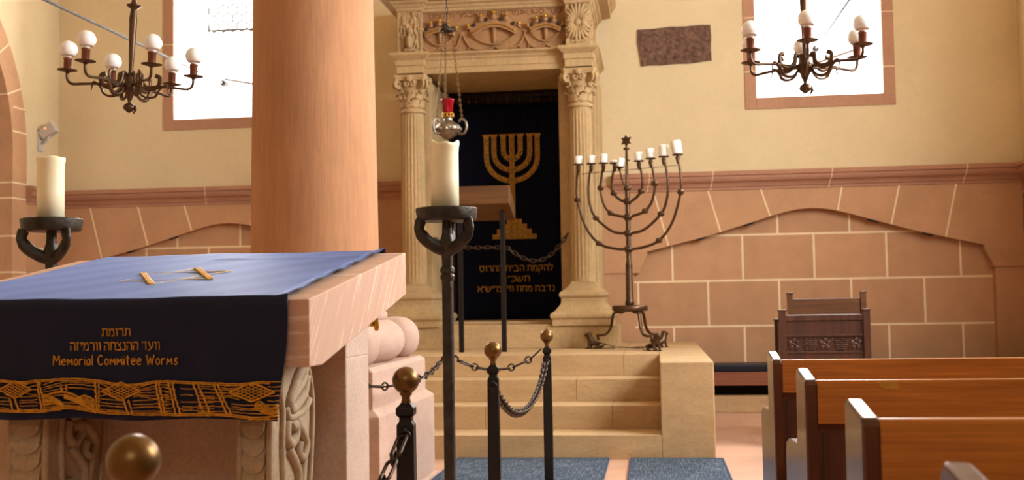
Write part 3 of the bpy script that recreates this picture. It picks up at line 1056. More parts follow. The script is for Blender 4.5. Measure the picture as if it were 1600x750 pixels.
# frieze panel
zf0, zf1 = zl + 0.195, zl + 0.615
mb = MB()
mb.box(-CX + 0.1, CX - 0.1, -0.03, 0.98, zf0, zf1)
fr = mb.build('frieze_panel', 'arkfrieze', r)
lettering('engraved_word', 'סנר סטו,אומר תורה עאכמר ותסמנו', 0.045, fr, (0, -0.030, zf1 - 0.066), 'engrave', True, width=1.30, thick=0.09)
def crown(cx, cz, half, hgt, arch):
    """low relief crown: a bowed band, pointed leaves with gilt balls, dark stones"""
    mbc, mbg, balls, gems = MB(), MB(), [], []
    def bow(u, dz=0):
        return cz + arch * (1 - (u / half) ** 2) + dz
    n = 24
    low, hi = [], []
    for i in range(n + 1):
        u = -half + 2 * half * i / n
        low.append((cx + u, bow(u)))
        fl = 1 + 0.28 * (i / n - 0.5) * 0
        lobe = hgt * (0.86 + 0.20 * math.cos(2 * PI * u / half / 0.5 * 0.5 * 2))
        hi.append((cx + u * 1.16, bow(u, lobe)))
    for i in range(n):
        mbc.prism([(low[i][0], -0.075, low[i][1]), (low[i + 1][0], -0.075, low[i + 1][1]), (hi[i + 1][0], -0.055, hi[i + 1][1]), (hi[i][0], -0.055, hi[i][1])], (0, 0.045, 0))
    mbc.tube([(x, -0.075, z) for x, z in low], 0.010, 6)
    mbg.tube([(x, -0.083, z + hgt * 0.20) for x, z in low], 0.0055, 6)
    for q in (-1, -0.5, 0, 0.5, 1):
        u = q * half
        x, z = cx + u * 1.17, bow(u, hgt * (1.12 if abs(q) < 0.9 else 0.85))
        balls.append(((x, -0.07, z), 0.016 if q else 0.02))
        mbc.tube([(cx + u * 1.12, -0.065, bow(u, hgt * 0.6)), (x, -0.066, z - 0.01)], [0.03, 0.010], 6)
    for q in (-0.82, -0.3, 0.3, 0.82):
        u = q * half
        gems.append((cx + u * 1.09, -0.078, bow(u, hgt * 0.62)))
    # base of the crown below the band: inner bowl and its edge
    low2 = [(cx + u * half * 0.94, -0.052, cz - 0.085 * (1 - u * u)) for u in [(-1 + 2 * i / 12) for i in range(13)]]
    mbc.tube(low2, 0.008, 6)
    mbc.tube([(cx, -0.04, bow(0)), (cx, -0.045, cz - 0.08)], [0.03, 0.012], 6)
    o = mbc.build('crown_relief', 'arkfrieze', r)
    mbg.build('gilt_band', 'gold', o)
    for c_, q in balls:
        MB().ball(c_, q, 12).build('gilt_ball', 'gold', o)
    for c_ in gems:
        MB().ball(c_, 0.019, 12, sy=0.35).build('gem', 'gem', o)
zc = zf0
crown(0.0, zc + 0.155, 0.215, 0.125, 0.085)
crown(0.50, zc + 0.165, 0.145, 0.095, 0.05)
crown(-0.53, zc + 0.165, 0.145, 0.095, 0.05)
mb = MB()
for c0, hw in ((0.0, 0.30), (0.50, 0.2), (-0.53, 0.2)):
    for sgn in (-1, 1):
        mb.tube(catmull([(c0, -0.045, zc + 0.055), (c0 + sgn * 0.06, -0.045, zc + 0.02), (c0 + sgn * hw * 0.7, -0.045, zc + 0.04), (c0 + sgn * hw * 0.9, -0.045, zc + 0.10), (c0 + sgn * hw * 1.05, -0.042, zc + 0.2)]), 0.009, 6)
        mb.tube(catmull([(c0 + sgn * hw * 0.5, -0.04, zc + 0.03), (c0 + sgn * hw * 0.75, -0.045, zc + 0.055), (c0 + sgn * hw * 0.85, -0.045, zc + 0.03)]), 0.008, 6)
mb.build('ribbon_relief', 'arkfrieze', fr)
# carved blocks above the columns
for s in (-1, 1):
    mb = MB()
    mb.box(s * CX - 0.115, s * CX + 0.115, -0.12, 0.98, zf0, zf1)
    if s > 0:
        cz_ = (zf0 + zf1) / 2 + 0.02
        for k in range(26):
            a = 2 * PI * k / 26
            ln = 0.085 + 0.11 * abs(math.sin(a)) ** 1.3 + 0.012 * math.sin(k * 2.7)
            p0 = Vector((s * CX, -0.126, cz_))
            d = Vector((math.cos(a), 0, math.sin(a)))
            mb.tube([p0 + d * 0.03, p0 + d * ln * 0.5 + Vector((0, -0.012, 0)), p0 + d * ln * 0.85 + Vector((0.008 * math.cos(a * 3), -0.008, 0)), p0 + d * ln + Vector((0.01 * math.cos(a), 0.006, 0))], [0.012, 0.016, 0.014, 0.005], 7)
        mb.ball((s * CX, -0.135, cz_), 0.035, 14, sy=0.7)
        for q in (-1, 1):
            spiral(mb, (s * CX + q * 0.07, -0.13, cz_ + 0.0), (q, 0, 0), (0, 0, -1), 0.034, 1.4, 0.010)
        mb.box(s * CX - 0.06, s * CX + 0.06, -0.135, -0.1, zf0 + 0.04, zf0 + 0.062)
        # side face of the block
        for k in range(10):
            a = 2 * PI * k / 10
            p0 = Vector((s * CX + 0.118, 0.05, cz_))
            d = Vector((0, math.cos(a), math.sin(a)))
            mb.tube([p0 + d * 0.02, p0 + d * 0.08, p0 + d * 0.14], [0.01, 0.016, 0.004], 6)
        mb.build('carved_block', 'ark', r)
    else:
        # worn relief of a draped bust on a socle
        x = s * CX
        mb.ball((x + 0.005, -0.13, zf0 + 0.215), 0.032, 14, sz=1.2)
        mb.tube([(x, -0.125, zf0 + 0.05), (x, -0.128, zf0 + 0.11), (x, -0.13, zf0 + 0.16), (x, -0.13, zf0 + 0.19)], [0.05, 0.062, 0.045, 0.02], 12, flat=(1, 0.6))
        mb.box(x - 0.05, x + 0.05, -0.145, -0.1, zf0 + 0.02, zf0 + 0.05)
        mb.tube(catmull([(x - 0.05, -0.125, zf0 + 0.08), (x - 0.065, -0.125, zf0 + 0.14), (x - 0.045, -0.13, zf0 + 0.2), (x - 0.06, -0.125, zf0 + 0.26)]), 0.012, 6)
        mb.tube(catmull([(x + 0.05, -0.125, zf0 + 0.08), (x + 0.07, -0.125, zf0 + 0.16), (x + 0.05, -0.13, zf0 + 0.22), (x + 0.065, -0.125, zf0 + 0.27)]), 0.012, 6)
        rnd = random.Random(5)
        for q in range(46):
            xx, zz = x + rnd.uniform(-0.09, 0.09), zf0 + rnd.uniform(0.06, 0.40)
            mb.ball((xx, -0.122, zz), rnd.uniform(0.012, 0.026), 10, sx=rnd.uniform(0.6, 1.0), sy=0.5, sz=rnd.uniform(0.8, 1.6))
        mb.box(x - 0.118, x - 0.105, -0.128, -0.1, zf0, zf1)
        mb.box(x + 0.102, x + 0.118, -0.128, -0.1, zf0, zf1)
        mb.build('carved_block', 'arkgrey', r)
# cornice
zc0 = zf1
mb = MB()
CP = [(0.0, zc0 - 0.01), (0.012, zc0 + 0.0), (0.012, zc0 + 0.022), (0.025, zc0 + 0.028), (0.035, zc0 + 0.05), (0.06, zc0 + 0.065), (0.065, zc0 + 0.085), (0.16, zc0 + 0.10), (0.16, zc0 + 0.15),
      (0.18, zc0 + 0.165), (0.215, zc0 + 0.21), (0.22, zc0 + 0.26), (0.0, zc0 + 0.27)]
mb.rect(CP, -CX + 0.0, CX - 0.0, -0.05, 0.98)
for s in (-1, 1):
    mb.rect(CP, s * CX - 0.118, s * CX + 0.118, -0.13, 0.98)
mb.build('cornice', 'ark', r, 0.003)
mb = MB()
mb.box(-0.75, 0.75, 1.28, 1.34, 0.1, 2.8)
mb.box(-0.66, -0.61, 0.99, 1.28, 0.24, 1.45)
mb.box(-0.70, -0.68, 0.98, 1.28, 0.2, 2.8)
mb.box(0.62, 0.64, 0.98, 1.28, 0.2, 2.8)
mb.box(-0.70, 0.64, 0.98, 1.28, 2.68, 2.70)
mb.build('wooden_lining', 'carved', r)

# curtain of the ark
CY = 11.72
r = thing('ark_curtain', 'midnight blue ark curtain with embroidered gold menorah and Hebrew lines', 'curtain', (-1.46, CY, 0.92))
mb = MB()
nx, nz = 120, 24
v, f = [], []
X0, X1, Z1 = -0.645, 0.575, 2.30
for i in range(nx + 1):
    u = X0 + (X1 - X0) * i / nx
    for j in range(nz + 1):
        z = Z1 * j / nz
        fold = 0.010 * math.sin(u * 26) * (0.25 + 0.75 * j / nz) + 0.006 * math.sin(u * 61 + 1.3) * (j / nz)
        lo = 0.012 * math.sin(u * 4 + 0.5) if j == 0 else 0
        v.append((u, fold * 0.6 + 0.012, z + lo))
for i in range(nx):
    for j in range(nz):
        a = i * (nz + 1) + j
        f.append((a, a + nz + 1, a + nz + 2, a + 1))
mb.add(v, f, 0, True)
cl = mb.build('curtain_cloth', 'curtain', r)
so = cl.modifiers.new('solid', 'SOLIDIFY')
so.thickness = 0.004
so.offset = 1
EZ = 1.143 - 0.92
def epx(x, y):     # picture of the embroidery: offsets from its axis and from the floor of the curtain
    return ((x - 801) * 0.00672, 2.896 - 0.92 - (y - 210) * 0.00672)
mb = MB()
ey = -0.004
def plate(pts, mi=0, th=0.006):
    mb.prism([(p[0], ey, p[1]) for p in pts], (0, th + 0.004, 0), mi)
def band(path, wd):
    P = [Vector((*epx(*p), 0)) for p in path]
    P = [Vector((p.x, p.y)) for p in P]
    cum = 0
    for i in range(len(P) - 1):
        d = (P[i + 1] - P[i])
        n_ = Vector((-d.y, d.x)).normalized() * wd / 2
        g = d.normalized() * 0.0025
        plate([P[i] + n_ + g, P[i] - n_ + g, P[i + 1] - n_ - g, P[i + 1] + n_ - g])
        c_ = (P[i] + P[i + 1]) / 2
        if i % 2 == 0:
            mb.tube([(c_.x + 0.012 * math.cos(a), ey - 0.001, c_.y + 0.012 * math.sin(a)) for a in [2 * PI * k / 8 for k in range(8)]], 0.0035, 5, 1, True)
        else:
            for q in (-0.5, 0.5):
                mb.tube([(c_.x + q * n_.x + q * 0.01 - 0.01 * d.normalized().x, ey - 0.001, c_.y + q * n_.y - 0.01 * d.normalized().y), (c_.x + q * n_.x + 0.01 * d.normalized().x, ey - 0.001, c_.y + q * n_.y + 0.01 * d.normalized().y)], 0.003, 5, 1)
for hw, top, bot in ((40.5, 216, 285), (28.5, 216, 268), (13.5, 216, 251)):
    for sgn in (-1, 1):
        pts = [(801 + sgn * hw, top)]
        straight = bot - hw * 0.92
        nst = max(2, int((straight - top) / 8))
        for i in range(1, nst + 1):
            pts.append((801 + sgn * hw, top + (straight - top) * i / nst))
        na = max(3, int(hw * 1.5 / 7))
        for i in range(1, na + 1):
            a = PI / 2 * i / na
            pts.append((801 + sgn * hw * math.cos(a), straight + (bot - straight) * math.sin(a)))
        band(pts[:-1] + [(801 + sgn * 3, bot)], 0.052)
band([(801, 216 + 8.1 * i) for i in range(17)], 0.055)
for k in (-40.5, -28.5, -13.5, 0, 13.5, 28.5, 40.5):
    c_ = epx(801 + k, 216)
    plate([(c_[0] - 0.026, c_[1]), (c_[0] + 0.026, c_[1]), (c_[0] + 0.043, c_[1] + 0.035), (c_[0] - 0.043, c_[1] + 0.035)])
ym = 345
for row, (n_, half) in enumerate(((2, 12), (4, 20), (6, 27.5), (8, 35))):
    for q in range(n_):
        xa, xb = 803 - half + 2 * half * q / n_, 803 - half + 2 * half * (q + 1) / n_
        a, b = epx(xa + 0.3, ym + 8 * row + 0.4), epx(xb - 0.3, ym + 8 * (row + 1) - 0.2)
        plate([(a[0], b[1]), (b[0], b[1]), (b[0], a[1]), (a[0], a[1])])
        cc = ((a[0] + b[0]) / 2, (a[1] + b[1]) / 2)
        if (q + row) % 2:
            mb.tube([(cc[0] + 0.016 * math.cos(t_), ey - 0.001, cc[1] + 0.016 * math.sin(t_)) for t_ in [2 * PI * k / 10 for k in range(10)]], 0.0035, 5, 1, True)
        else:
            for dz in (-0.012, 0, 0.012):
                mb.tube([(cc[0] - 0.018, ey - 0.001, cc[1] + dz), (cc[0] + 0.018, ey - 0.001, cc[1] + dz)], 0.003, 5, 1)
em = mb.build('menorah_embroidery', ['gold_emb', 'gold_dark'], r)
for txt, cx_, zz, wd in (('להקמת הבית ההרוס', 0.01, 1.462, 0.775), ('תשכ״ב', 0.0, 1.352, 0.30), ('נדבת מחוז ווירמ״יש״א', 0.005, 1.248, 0.81)):
    lettering('embroidered_word', txt, 0.06, r, (cx_ + 0.015, -0.004, zz - 0.92 - 0.028), 'gold_emb', True, width=wd, thick=0.085)
for k in range(11):
    mb = MB()
    x = -0.58 + 0.112 * k + 0.02 * math.sin(k * 2.1)
    mb.tube([(x, 0.0 + 0.028 * math.cos(a) - 0.01, 2.335 + 0.028 * math.sin(a)) for a in [2 * PI * q / 12 for q in range(12)]], 0.006, 6, 0, True)
    mb.build('curtain_ring', 'brass', r)
rod = thing('curtain_rod', 'dark metal rod carrying the rings of the blue ark curtain', 'curtain rod', (-1.46, CY, 3.27))
mb = MB()
mb.tube([(-0.70, -0.01, 0), (0.62, -0.01, 0)], 0.016, 12)
mb.build('rod', 'iron', rod)

# chain barrier across the ark opening
CH = []
def link_mesh(L, W, t_, seg=20):
    mb = MB()
    pts = []
    for k in range(seg):
        a = 2 * PI * k / seg
        x = (L / 2 - W / 2) * (1 if math.cos(a) > 0 else -1) + W / 2 * math.cos(a)
        pts.append((x, W / 2 * math.sin(a), 0))
    mb.tube(pts, t_, 8, 0, True)
    return mb
def chain(name, label, loc, path, long_, ring_, mats, cat='chain', group=None):
    """long_/ring_ = (length, width, wire); alternating links strung along path (relative to loc)"""
    r = thing(name, label, cat, loc, group=group)
    P = catmull(path, 16)
    S = [0]
    for a, b in zip(P, P[1:]):
        S.append(S[-1] + (b - a).length)
    def at(s):
        for i in range(len(S) - 1):
            if S[i + 1] >= s:
                t_ = (s - S[i]) / max(1e-9, S[i + 1] - S[i])
                return P[i].lerp(P[i + 1], t_), (P[i + 1] - P[i]).normalized()
        return P[-1], (P[-1] - P[-2]).normalized()
    kinds = [long_] + ([ring_] if ring_ else [])
    protos = [None, None]
    s, k = 0.0, 0
    while True:
        L, W, t_ = kinds[k % len(kinds)]
        eff = L - 2 * t_
        if s + eff > S[-1] + 0.01:
            break
        p, d = at(s + eff / 2)
        kk = k % len(kinds)
        if protos[kk] is None:
            o = link_mesh(L, W, t_).build('link', mats, r)
            protos[kk] = o
        else:
            o = protos[kk].copy()
            COL.objects.link(o)
            o.parent = r
        q = d.to_track_quat('X', 'Z').to_matrix().to_4x4() @ Matrix.Rotation((PI / 2 if k % 2 else 0.25), 4, 'X')
        q.translation = p
        o.matrix_local = q
        s += eff
        k += 1
    return r
chain('barrier_chain', 'dark iron chain hung across the ark opening below the gold menorah', (-1.46, 10.6, 1.2),
      [(-0.62, 0.02, 0.54), (-0.56, 0, 0.49), (-0.47, 0, 0.45), (-0.30, 0, 0.44), (0.05, 0, 0.432), (0.12, 0, 0.40), (0.22, 0, 0.335), (0.35, 0, 0.30), (0.48, 0, 0.345), (0.58, 0, 0.44), (0.66, 0.02, 0.55)],
      (0.06, 0.030, 0.0065), None, 'chain_iron')

# wall plaque
mb = MB()
pts = [(0.0, 0.0), (0.09, 0.008), (0.2, 0.002), (0.36, 0.012), (0.5, 0.008), (0.69, 0.03), (0.72, 0.03), (0.715, 0.16), (0.722, 0.27), (0.715, 0.40), (0.6, 0.405), (0.45, 0.395), (0.30, 0.40), (0.12, 0.385), (-0.03, 0.385), (-0.035, 0.25), (-0.015, 0.12)]
mb.prism([(-0.11 + 0.035 + x, WY - 0.02, 3.53 + z) for x, z in pts], (0, 0.04, 0))
for i in range(7):
    for j in range(4):
        rnd = random.Random(i * 7 + j)
        mb.ball((-0.02 + i * 0.10 + rnd.random() * 0.04, WY - 0.018, 3.59 + j * 0.085 + rnd.random() * 0.03), 0.02 + 0.02 * rnd.random(), 8, sy=0.35, sz=0.6)
o = mb.build('inscription_stone', 'plaque', None, 0.006)
tag(o, 'weathered dark red inscription stone set in the cream wall beside the ark', 'stone plaque')

# little white sensor box high on the left wall corner
r = thing('sensor_box', 'small pale grey sensor box with red light high on the left wall', 'sensor', (XL, 11.22, 2.93))
mb = MB()
mb.box(-0.09, 0.09, -0.05, 0.05, -0.02, 0.10, mat=Matrix.Translation((0.12, 0, 0.06)) @ Matrix.Rotation(R_(-30), 4, 'Y'))
hs_ = mb.build('housing', 'greyplastic', r, 0.008)
mb = MB()
mb.box(0.0, 0.02, -0.05, 0.05, -0.12, 0.10)
mb.tube([(0.01, 0, -0.04), (0.08, 0, -0.02), (0.11, 0, 0.05)], 0.015, 8)
mb.build('bracket', 'greyplastic', r)
mb = MB()
mb.ball((0.09, -0.052, 0.115), 0.008, 8)
mb.build('indicator_light', 'led', r)

# ================================================================ THINGS NEAR THE ARK
# reading lectern on two metal legs
r = thing('lectern', 'plain wooden lectern on two thin metal legs before the ark curtain', 'lectern', (-1.50, 9.75, 0.68))
mb = MB()
x0, x1 = -0.285, 0.275
prof = [(-0.16, 1.29), (-0.16, 1.445), (-0.13, 1.45), (0.24, 1.30), (0.24, 1.17)]
mb.prism([(x0, y, z) for y, z in prof], (x1 - x0, 0, 0))
mb.build('sloping_top', 'lectern', r, 0.004)
for s in (-1, 1):
    mb = MB()
    mb.box(s * 0.19 - 0.022, s * 0.19 + 0.022, 0.0, 0.03, 0.0, 1.24)
    mb.build('leg', 'iron', r, 0.003)

# eternal lamp on chains
r = thing('eternal_lamp', 'silver hanging lamp with red glass cup on three chains before the ark', 'hanging lamp', (-1.70, 9.3, 2.50))
mb = MB()
mb.lathe([(0.004, 0.0), (0.03, 0.005), (0.05, 0.02), (0.085, 0.045), (0.108, 0.08), (0.11, 0.10), (0.095, 0.125), (0.06, 0.145), (0.04, 0.16), (0.036, 0.185), (0.05, 0.195), (0.03, 0.2)], seg=36)
for k in range(12):
    a = 2 * PI * k / 12
    mb.ball((0.10 * math.cos(a), 0.10 * math.sin(a), 0.085), 0.02, 8)
mb.build('lamp_body', 'silver', r)
mb = MB()
for k in range(10):
    a = 2 * PI * k / 10
    mb.tube([(0.046 * math.cos(a) + 0.016 * math.cos(q) * -math.sin(a), 0.046 * math.sin(a) + 0.016 * math.cos(q) * math.cos(a), 0.208 + 0.016 * math.sin(q)) for q in [2 * PI * j / 10 for j in range(10)]], 0.005, 6, 0, True)
mb.lathe([(0.03, 0.19), (0.05, 0.192), (0.05, 0.2), (0.03, 0.2)], seg=24)
mb.build('cup_holder', 'gold', r)
mb = MB()
mb.lathe([(0.03, 0.20), (0.044, 0.205), (0.046, 0.30), (0.056, 0.335), (0.058, 0.345), (0.052, 0.345), (0.042, 0.30), (0.040, 0.215), (0.0005, 0.212)], seg=32)
cup = mb.build('glass_cup', 'ruby', r)
mb = MB()
mb.lathe([(0.001, 0.255), (0.006, 0.262), (0.005, 0.272), (0.001, 0.285)], seg=10)
mb.build('flame', 'flame', cup)
for k in range(3):
    a = R_(-8 + 120 * k)
    d = Vector((math.cos(a), math.sin(a), 0))
    mb = MB()
    pth = [d * 0.09 + Vector((0, 0, 0.05)), d * 0.14 + Vector((0, 0, 0.045)), d * 0.165 + Vector((0, 0, 0.10)), d * 0.15 + Vector((0, 0, 0.155)), d * 0.115 + Vector((0, 0, 0.165)), d * 0.10 + Vector((0, 0, 0.145))]
    mb.tube(catmull(pth, 6), 0.011, 8)
    mb.build('handle', 'silver', r)
    # twisted chain up to the canopy
    top = d * 0.045 + Vector((0, 0, 0.93))
    bot = d * 0.125 + Vector((0, 0, 0.165))
    mb = MB()
    L = (top - bot).length
    nl = 34
    q0 = (top - bot).to_track_quat('X', 'Z').to_matrix().to_4x4()
    for i in range(nl):
        mt = q0 @ Matrix.Rotation(PI / 2 * (i % 2) + 0.4, 4, 'X')
        mt.translation = bot.lerp(top, (i + 0.5) / nl)
        pts = [((L / nl * 0.62) * math.cos(2 * PI * j / 10), 0.0085 * math.sin(2 * PI * j / 10), 0) for j in range(10)]
        mb.tube([mt @ Vector(p) for p in pts], 0.0032, 5, 0, True)
    mb.build('chain', 'brass', r)
mb = MB()
mb.lathe([(0.001, 0.925), (0.06, 0.925), (0.064, 0.935), (0.05, 0.955), (0.02, 0.97), (0.008, 0.985)], seg=28)
mb.tube([(0, 0, 0.98), (0, 0, 1.06)], 0.005, 6)
mb.build('canopy', 'forged', r)
mb = MB()
for i in range(60):
    z = 1.05 + i * 0.058
    pts = [(0.010 * math.cos(2 * PI * j / 8) * (1 if i % 2 else 0.01), 0.010 * math.cos(2 * PI * j / 8) * (0.01 if i % 2 else 1), z + 0.034 * math.sin(2 * PI * j / 8)) for j in range(8)]
    mb.tube(pts, 0.0035, 5, 0, True)
mb.build('suspension_chain', 'iron', r)

# great bronze menorah
MC = (-0.215, 10.05, 0.68)
r = men = thing('menorah', 'tall bronze nine-branched menorah with star finial and three lion feet on the steps', 'menorah', MC, R_(-28))
def mz(y):
    return 1.143 - 0.68 + (465.0 - y) * 10.05 / 1750
ms_ = 10.05 / 1750 / math.cos(R_(28))
mb = MB()
mb.lathe([(0.04, mz(488)), (0.15, mz(487)), (0.16, mz(485)), (0.16, mz(480)), (0.15, mz(478)), (0.05, mz(477.5))], seg=40)
mb.build('base_disc', 'bronze', r)
mb = MB()
mb.lathe([(0.038, mz(478)), (0.042, mz(474)), (0.038, mz(471)), (0.034, mz(468)), (0.03, mz(416)), (0.028, mz(412)), (0.024, mz(411)), (0.022, mz(398)),
          (0.022, mz(300)), (0.016, mz(294)), (0.013, mz(270)), (0.012, mz(246)), (0.010, mz(236)), (0.028, mz(235)), (0.030, mz(233)), (0.01, mz(231)), (0.005, mz(229))], seg=20)
for y in (391, 366, 341, 316):
    mb.lathe([(0.02, -0.03), (0.032, -0.026), (0.036, -0.012), (0.046, -0.006), (0.05, 0.006), (0.04, 0.014), (0.036, 0.024), (0.02, 0.028)], (0, 0, mz(y)), 18)
mb.lathe([(0.018, -0.025), (0.034, -0.01), (0.034, 0.01), (0.018, 0.025)], (0, 0, mz(296)), 16)
mb.build('stem', 'bronze', r)
mb = MB()
st = []
for k in range(12):
    a = PI / 2 + PI * k / 6
    q = 0.060 if k % 2 == 0 else 0.034
    st.append((q * math.cos(a), -0.006, mz(221) + q * math.sin(a)))
mb.prism(st, (0, 0.012, 0))
mb.build('star_finial', 'bronze', r, 0.002)
ARMS = [(391, [(0, 391), (22, 389), (47, 379.5), (68, 352), (81, 308), (81.5, 280), (78, 254)], [(47, 379.5), (81, 308)], 78, 251),
        (366, [(0, 366), (24, 362), (51, 339), (60, 318), (62.5, 296), (61, 275), (57.5, 255)], [(51, 339)], 57, 252),
        (341, [(0, 341), (14, 338), (27, 333), (38, 318), (43, 294), (41, 276), (37, 256)], [(27, 333), (42.5, 292)], 37, 253),
        (316, [(0, 316), (10, 314), (21.5, 302), (24, 286), (22, 270), (19, 257)], [(21.5, 302)], 19, 255)]
spots = []
for y0, pth, nodes, sx, yd in ARMS:
    for s in (-1, 1):
        mb = MB()
        mb.tube(catmull([(s * x * ms_, 0, mz(y)) for x, y in pth], 7), [0.0135 - 0.0035 * i / (7 * (len(pth) - 1)) for i in range(7 * (len(pth) - 1) + 1)], 9)
        for x, y in nodes:
            mb.ball((s * x * ms_, 0, mz(y)), 0.026, 14, sz=0.95)
            mb.lathe([(0.02, -0.022), (0.024, -0.02), (0.024, 0.02), (0.02, 0.022)], (0, 0, 0), 12, mat=Matrix.Translation((s * x * ms_, 0, mz(y))) @ Matrix.Rotation(PI / 2, 4, 'X'))
        xt = s * sx * ms_
        zt = mz(yd)
        mb.lathe([(0.009, -0.075), (0.013, -0.06), (0.022, -0.02), (0.008, -0.008), (0.044, -0.004), (0.05, 0.003), (0.046, 0.003), (0.01, 0.0), (0.004, 0.002), (0.003, 0.012)], (xt, 0, zt), 18)
        mb.build('arm', 'bronze', r)
        spots.append((xt, zt))
# servant light on a bracket, and the wire linking all arms
mb = MB()
mb.tube(catmull([(0.0, -0.012, mz(296)), (-0.02, -0.05, mz(285)), (-0.025, -0.075, mz(272)), (-0.03, -0.08, mz(267))], 6), 0.008, 8)
mb.lathe([(0.007, -0.03), (0.016, -0.01), (0.04, 0.0), (0.045, 0.006), (0.01, 0.004), (0.003, 0.012)], (-0.03, -0.08, mz(264)), 16)
mb.tube(catmull([(0.0, -0.012, mz(300)), (0.006, -0.03, mz(280)), (0.008, -0.03, mz(262)), (0.02, -0.03, mz(253)), (0.045, -0.03, mz(253))], 6), 0.007, 8)
mb.build('servant_arm', 'bronze', r)
mb = MB()
mb.tube([(-79 * ms_, -0.012, mz(267)), (79 * ms_, -0.012, mz(267))], 0.0028, 6)
mb.build('linking_wire', 'bronze', r)
LION = [(0.062, 0, 0.040), (0.015, 0, 0.042), (-0.035, 0, 0.055), (-0.056, 0, 0.092), (-0.066, 0, 0.128), (-0.092, 0, 0.126), (-0.118, 0, 0.117),
        (-0.052, 0.026, 0.048), (-0.060, 0.027, 0.024), (-0.060, 0.027, 0.006), (-0.082, 0.027, 0.005),
        (-0.052, -0.026, 0.048), (-0.060, -0.027, 0.024), (-0.060, -0.027, 0.006), (-0.082, -0.027, 0.005),
        (0.056, 0.032, 0.030), (0.026, 0.038, 0.012), (-0.004, 0.038, 0.005), (0.056, -0.032, 0.030), (0.026, -0.038, 0.012), (-0.004, -0.038, 0.005),
        (0.095, 0, 0.044), (0.130, 0.0, 0.034), (0.165, 0.01, 0.020), (0.185, 0.02, 0.026),
        (-0.060, 0.024, 0.146), (-0.060, -0.024, 0.146)]
LED = [(0, 1), (1, 2), (2, 3), (3, 4), (4, 5), (5, 6), (2, 7), (7, 8), (8, 9), (9, 10), (2, 11), (11, 12), (12, 13), (13, 14), (0, 15), (15, 16), (16, 17), (0, 18), (18, 19), (19, 20),
       (0, 21), (21, 22), (22, 23), (23, 24), (4, 25), (4, 26)]
LR = [0.025, 0.022, 0.028, 0.026, 0.023, 0.017, 0.011, 0.013, 0.010, 0.009, 0.008, 0.013, 0.010, 0.009, 0.008, 0.017, 0.012, 0.008, 0.017, 0.012, 0.008, 0.006, 0.004, 0.004, 0.005, 0.007, 0.007]
for ang, rad in ((185, 0.345), (328, 0.40), (72, 0.35)):
    a = R_(ang)
    d = Vector((math.cos(a), math.sin(a), 0))
    mb = MB()
    pth = [d * 0.08 + Vector((0, 0, mz(488))), d * 0.155 + Vector((0, 0, mz(490))), d * 0.175 + Vector((0, 0, mz(500))), d * 0.19 + Vector((0, 0, mz(512))), d * 0.235 + Vector((0, 0, mz(522))), d * 0.30 + Vector((0, 0, mz(524.5))), d * (rad - 0.02) + Vector((0, 0, mz(524)))]
    mb.tube(catmull(pth, 6), 0.016, 8, flat=(0.7, 1.1))
    mb.tube([d * (rad - 0.02) + Vector((0, 0, mz(523))), d * (rad - 0.03) + Vector((0, 0, 0.075))], 0.012, 8)
    mb.tube([d * 0.10 + Vector((0, 0, mz(488))), d * 0.06 + Vector((0, 0, mz(486.5)))], 0.02, 8)
    mb.build('curved_leg', 'bronze', r)
    lo = thing('lion_foot', None, None, d * rad, a + PI)
    lo.parent = r
    skin_mesh('lion_body', LION, LED, LR, 'bronze', lo, 2)
    mb = MB()
    mb.prism([(x, y, 0.0) for x, y in ((-0.10, -0.03), (0.03, -0.045), (0.14, -0.012), (0.19, 0.0), (0.14, 0.012), (0.03, 0.045), (-0.10, 0.03))], (0, 0, 0.005))
    mb.build('foot_plate', 'bronze', lo)
mb = MB()
for ang, rad in ((185, 0.19), (328, 0.19), (72, 0.19)):
    d = Vector((math.cos(R_(ang)), math.sin(R_(ang)), 0))
    mb.tube([Vector((0, 0, 0.012)), d * 0.1 + Vector((0, 0, 0.016)), d * 0.22 + Vector((0, 0, 0.012))], [0.012, 0.016, 0.006], 8, flat=(0.35, 1))
mb.build('foot_stay', 'bronze', r)

# nine candles standing in its dishes
mrot = Matrix.Translation(MC) @ Matrix.Rotation(R_(-28), 4, 'Z')
def stub(loc, rad, h, label, tilt=0.0, melted=False, seed=0):
    mb = MB()
    if melted:
        mb.lathe([(rad * 1.2, 0), (rad * 1.25, h * 0.3), (rad * 1.0, h * 0.7), (rad * 0.5, h * 0.9), (0.002, h * 0.8)], seg=20, wob=0.25, seed=seed)
    else:
        mb.lathe([(rad * 0.97, 0.0), (rad, 0.004), (rad * 1.0, h * 0.6), (rad * 1.02, h - 0.006), (rad * 0.9, h), (rad * 0.55, h - 0.008), (0.002, h - 0.010)], seg=24, wob=0.05, seed=seed)
    c = thing('candle', label, 'candle', loc, 0, 'stub candles on the bronze menorah')
    c.rotation_euler = (0, tilt, 0)
    mb.build('wax_body', 'waxwhite', c)
    w_ = MB()
    w_.tube([(0, 0, h - 0.012), (0.001, 0, h + 0.006)], 0.0015, 5)
    w_.build('wick', 'iron', c)
ordn = sorted(spots)
labs = ['leftmost white stub candle on the bronze menorah, above the ark column', 'second white stub candle from the left on the bronze menorah', 'third white stub candle from the left on the bronze menorah, slightly flared top',
        'low melted lump of white candle fourth from the left on the menorah', 'white stub candle just right of the star on the bronze menorah', 'slightly leaning white stub candle third from the right on the menorah',
        'large bright white stub candle second from the right on the menorah', 'tallest leaning bright candle at the right end of the bronze menorah']
dims = [(0.036, 0.072, 0, 0), (0.034, 0.072, 0.02, 0), (0.034, 0.078, 0.04, 0), (0.034, 0.03, 0, 1), (0.037, 0.078, -0.03, 0), (0.036, 0.085, -0.07, 0), (0.042, 0.10, 0.02, 0), (0.044, 0.115, -0.16, 0)]
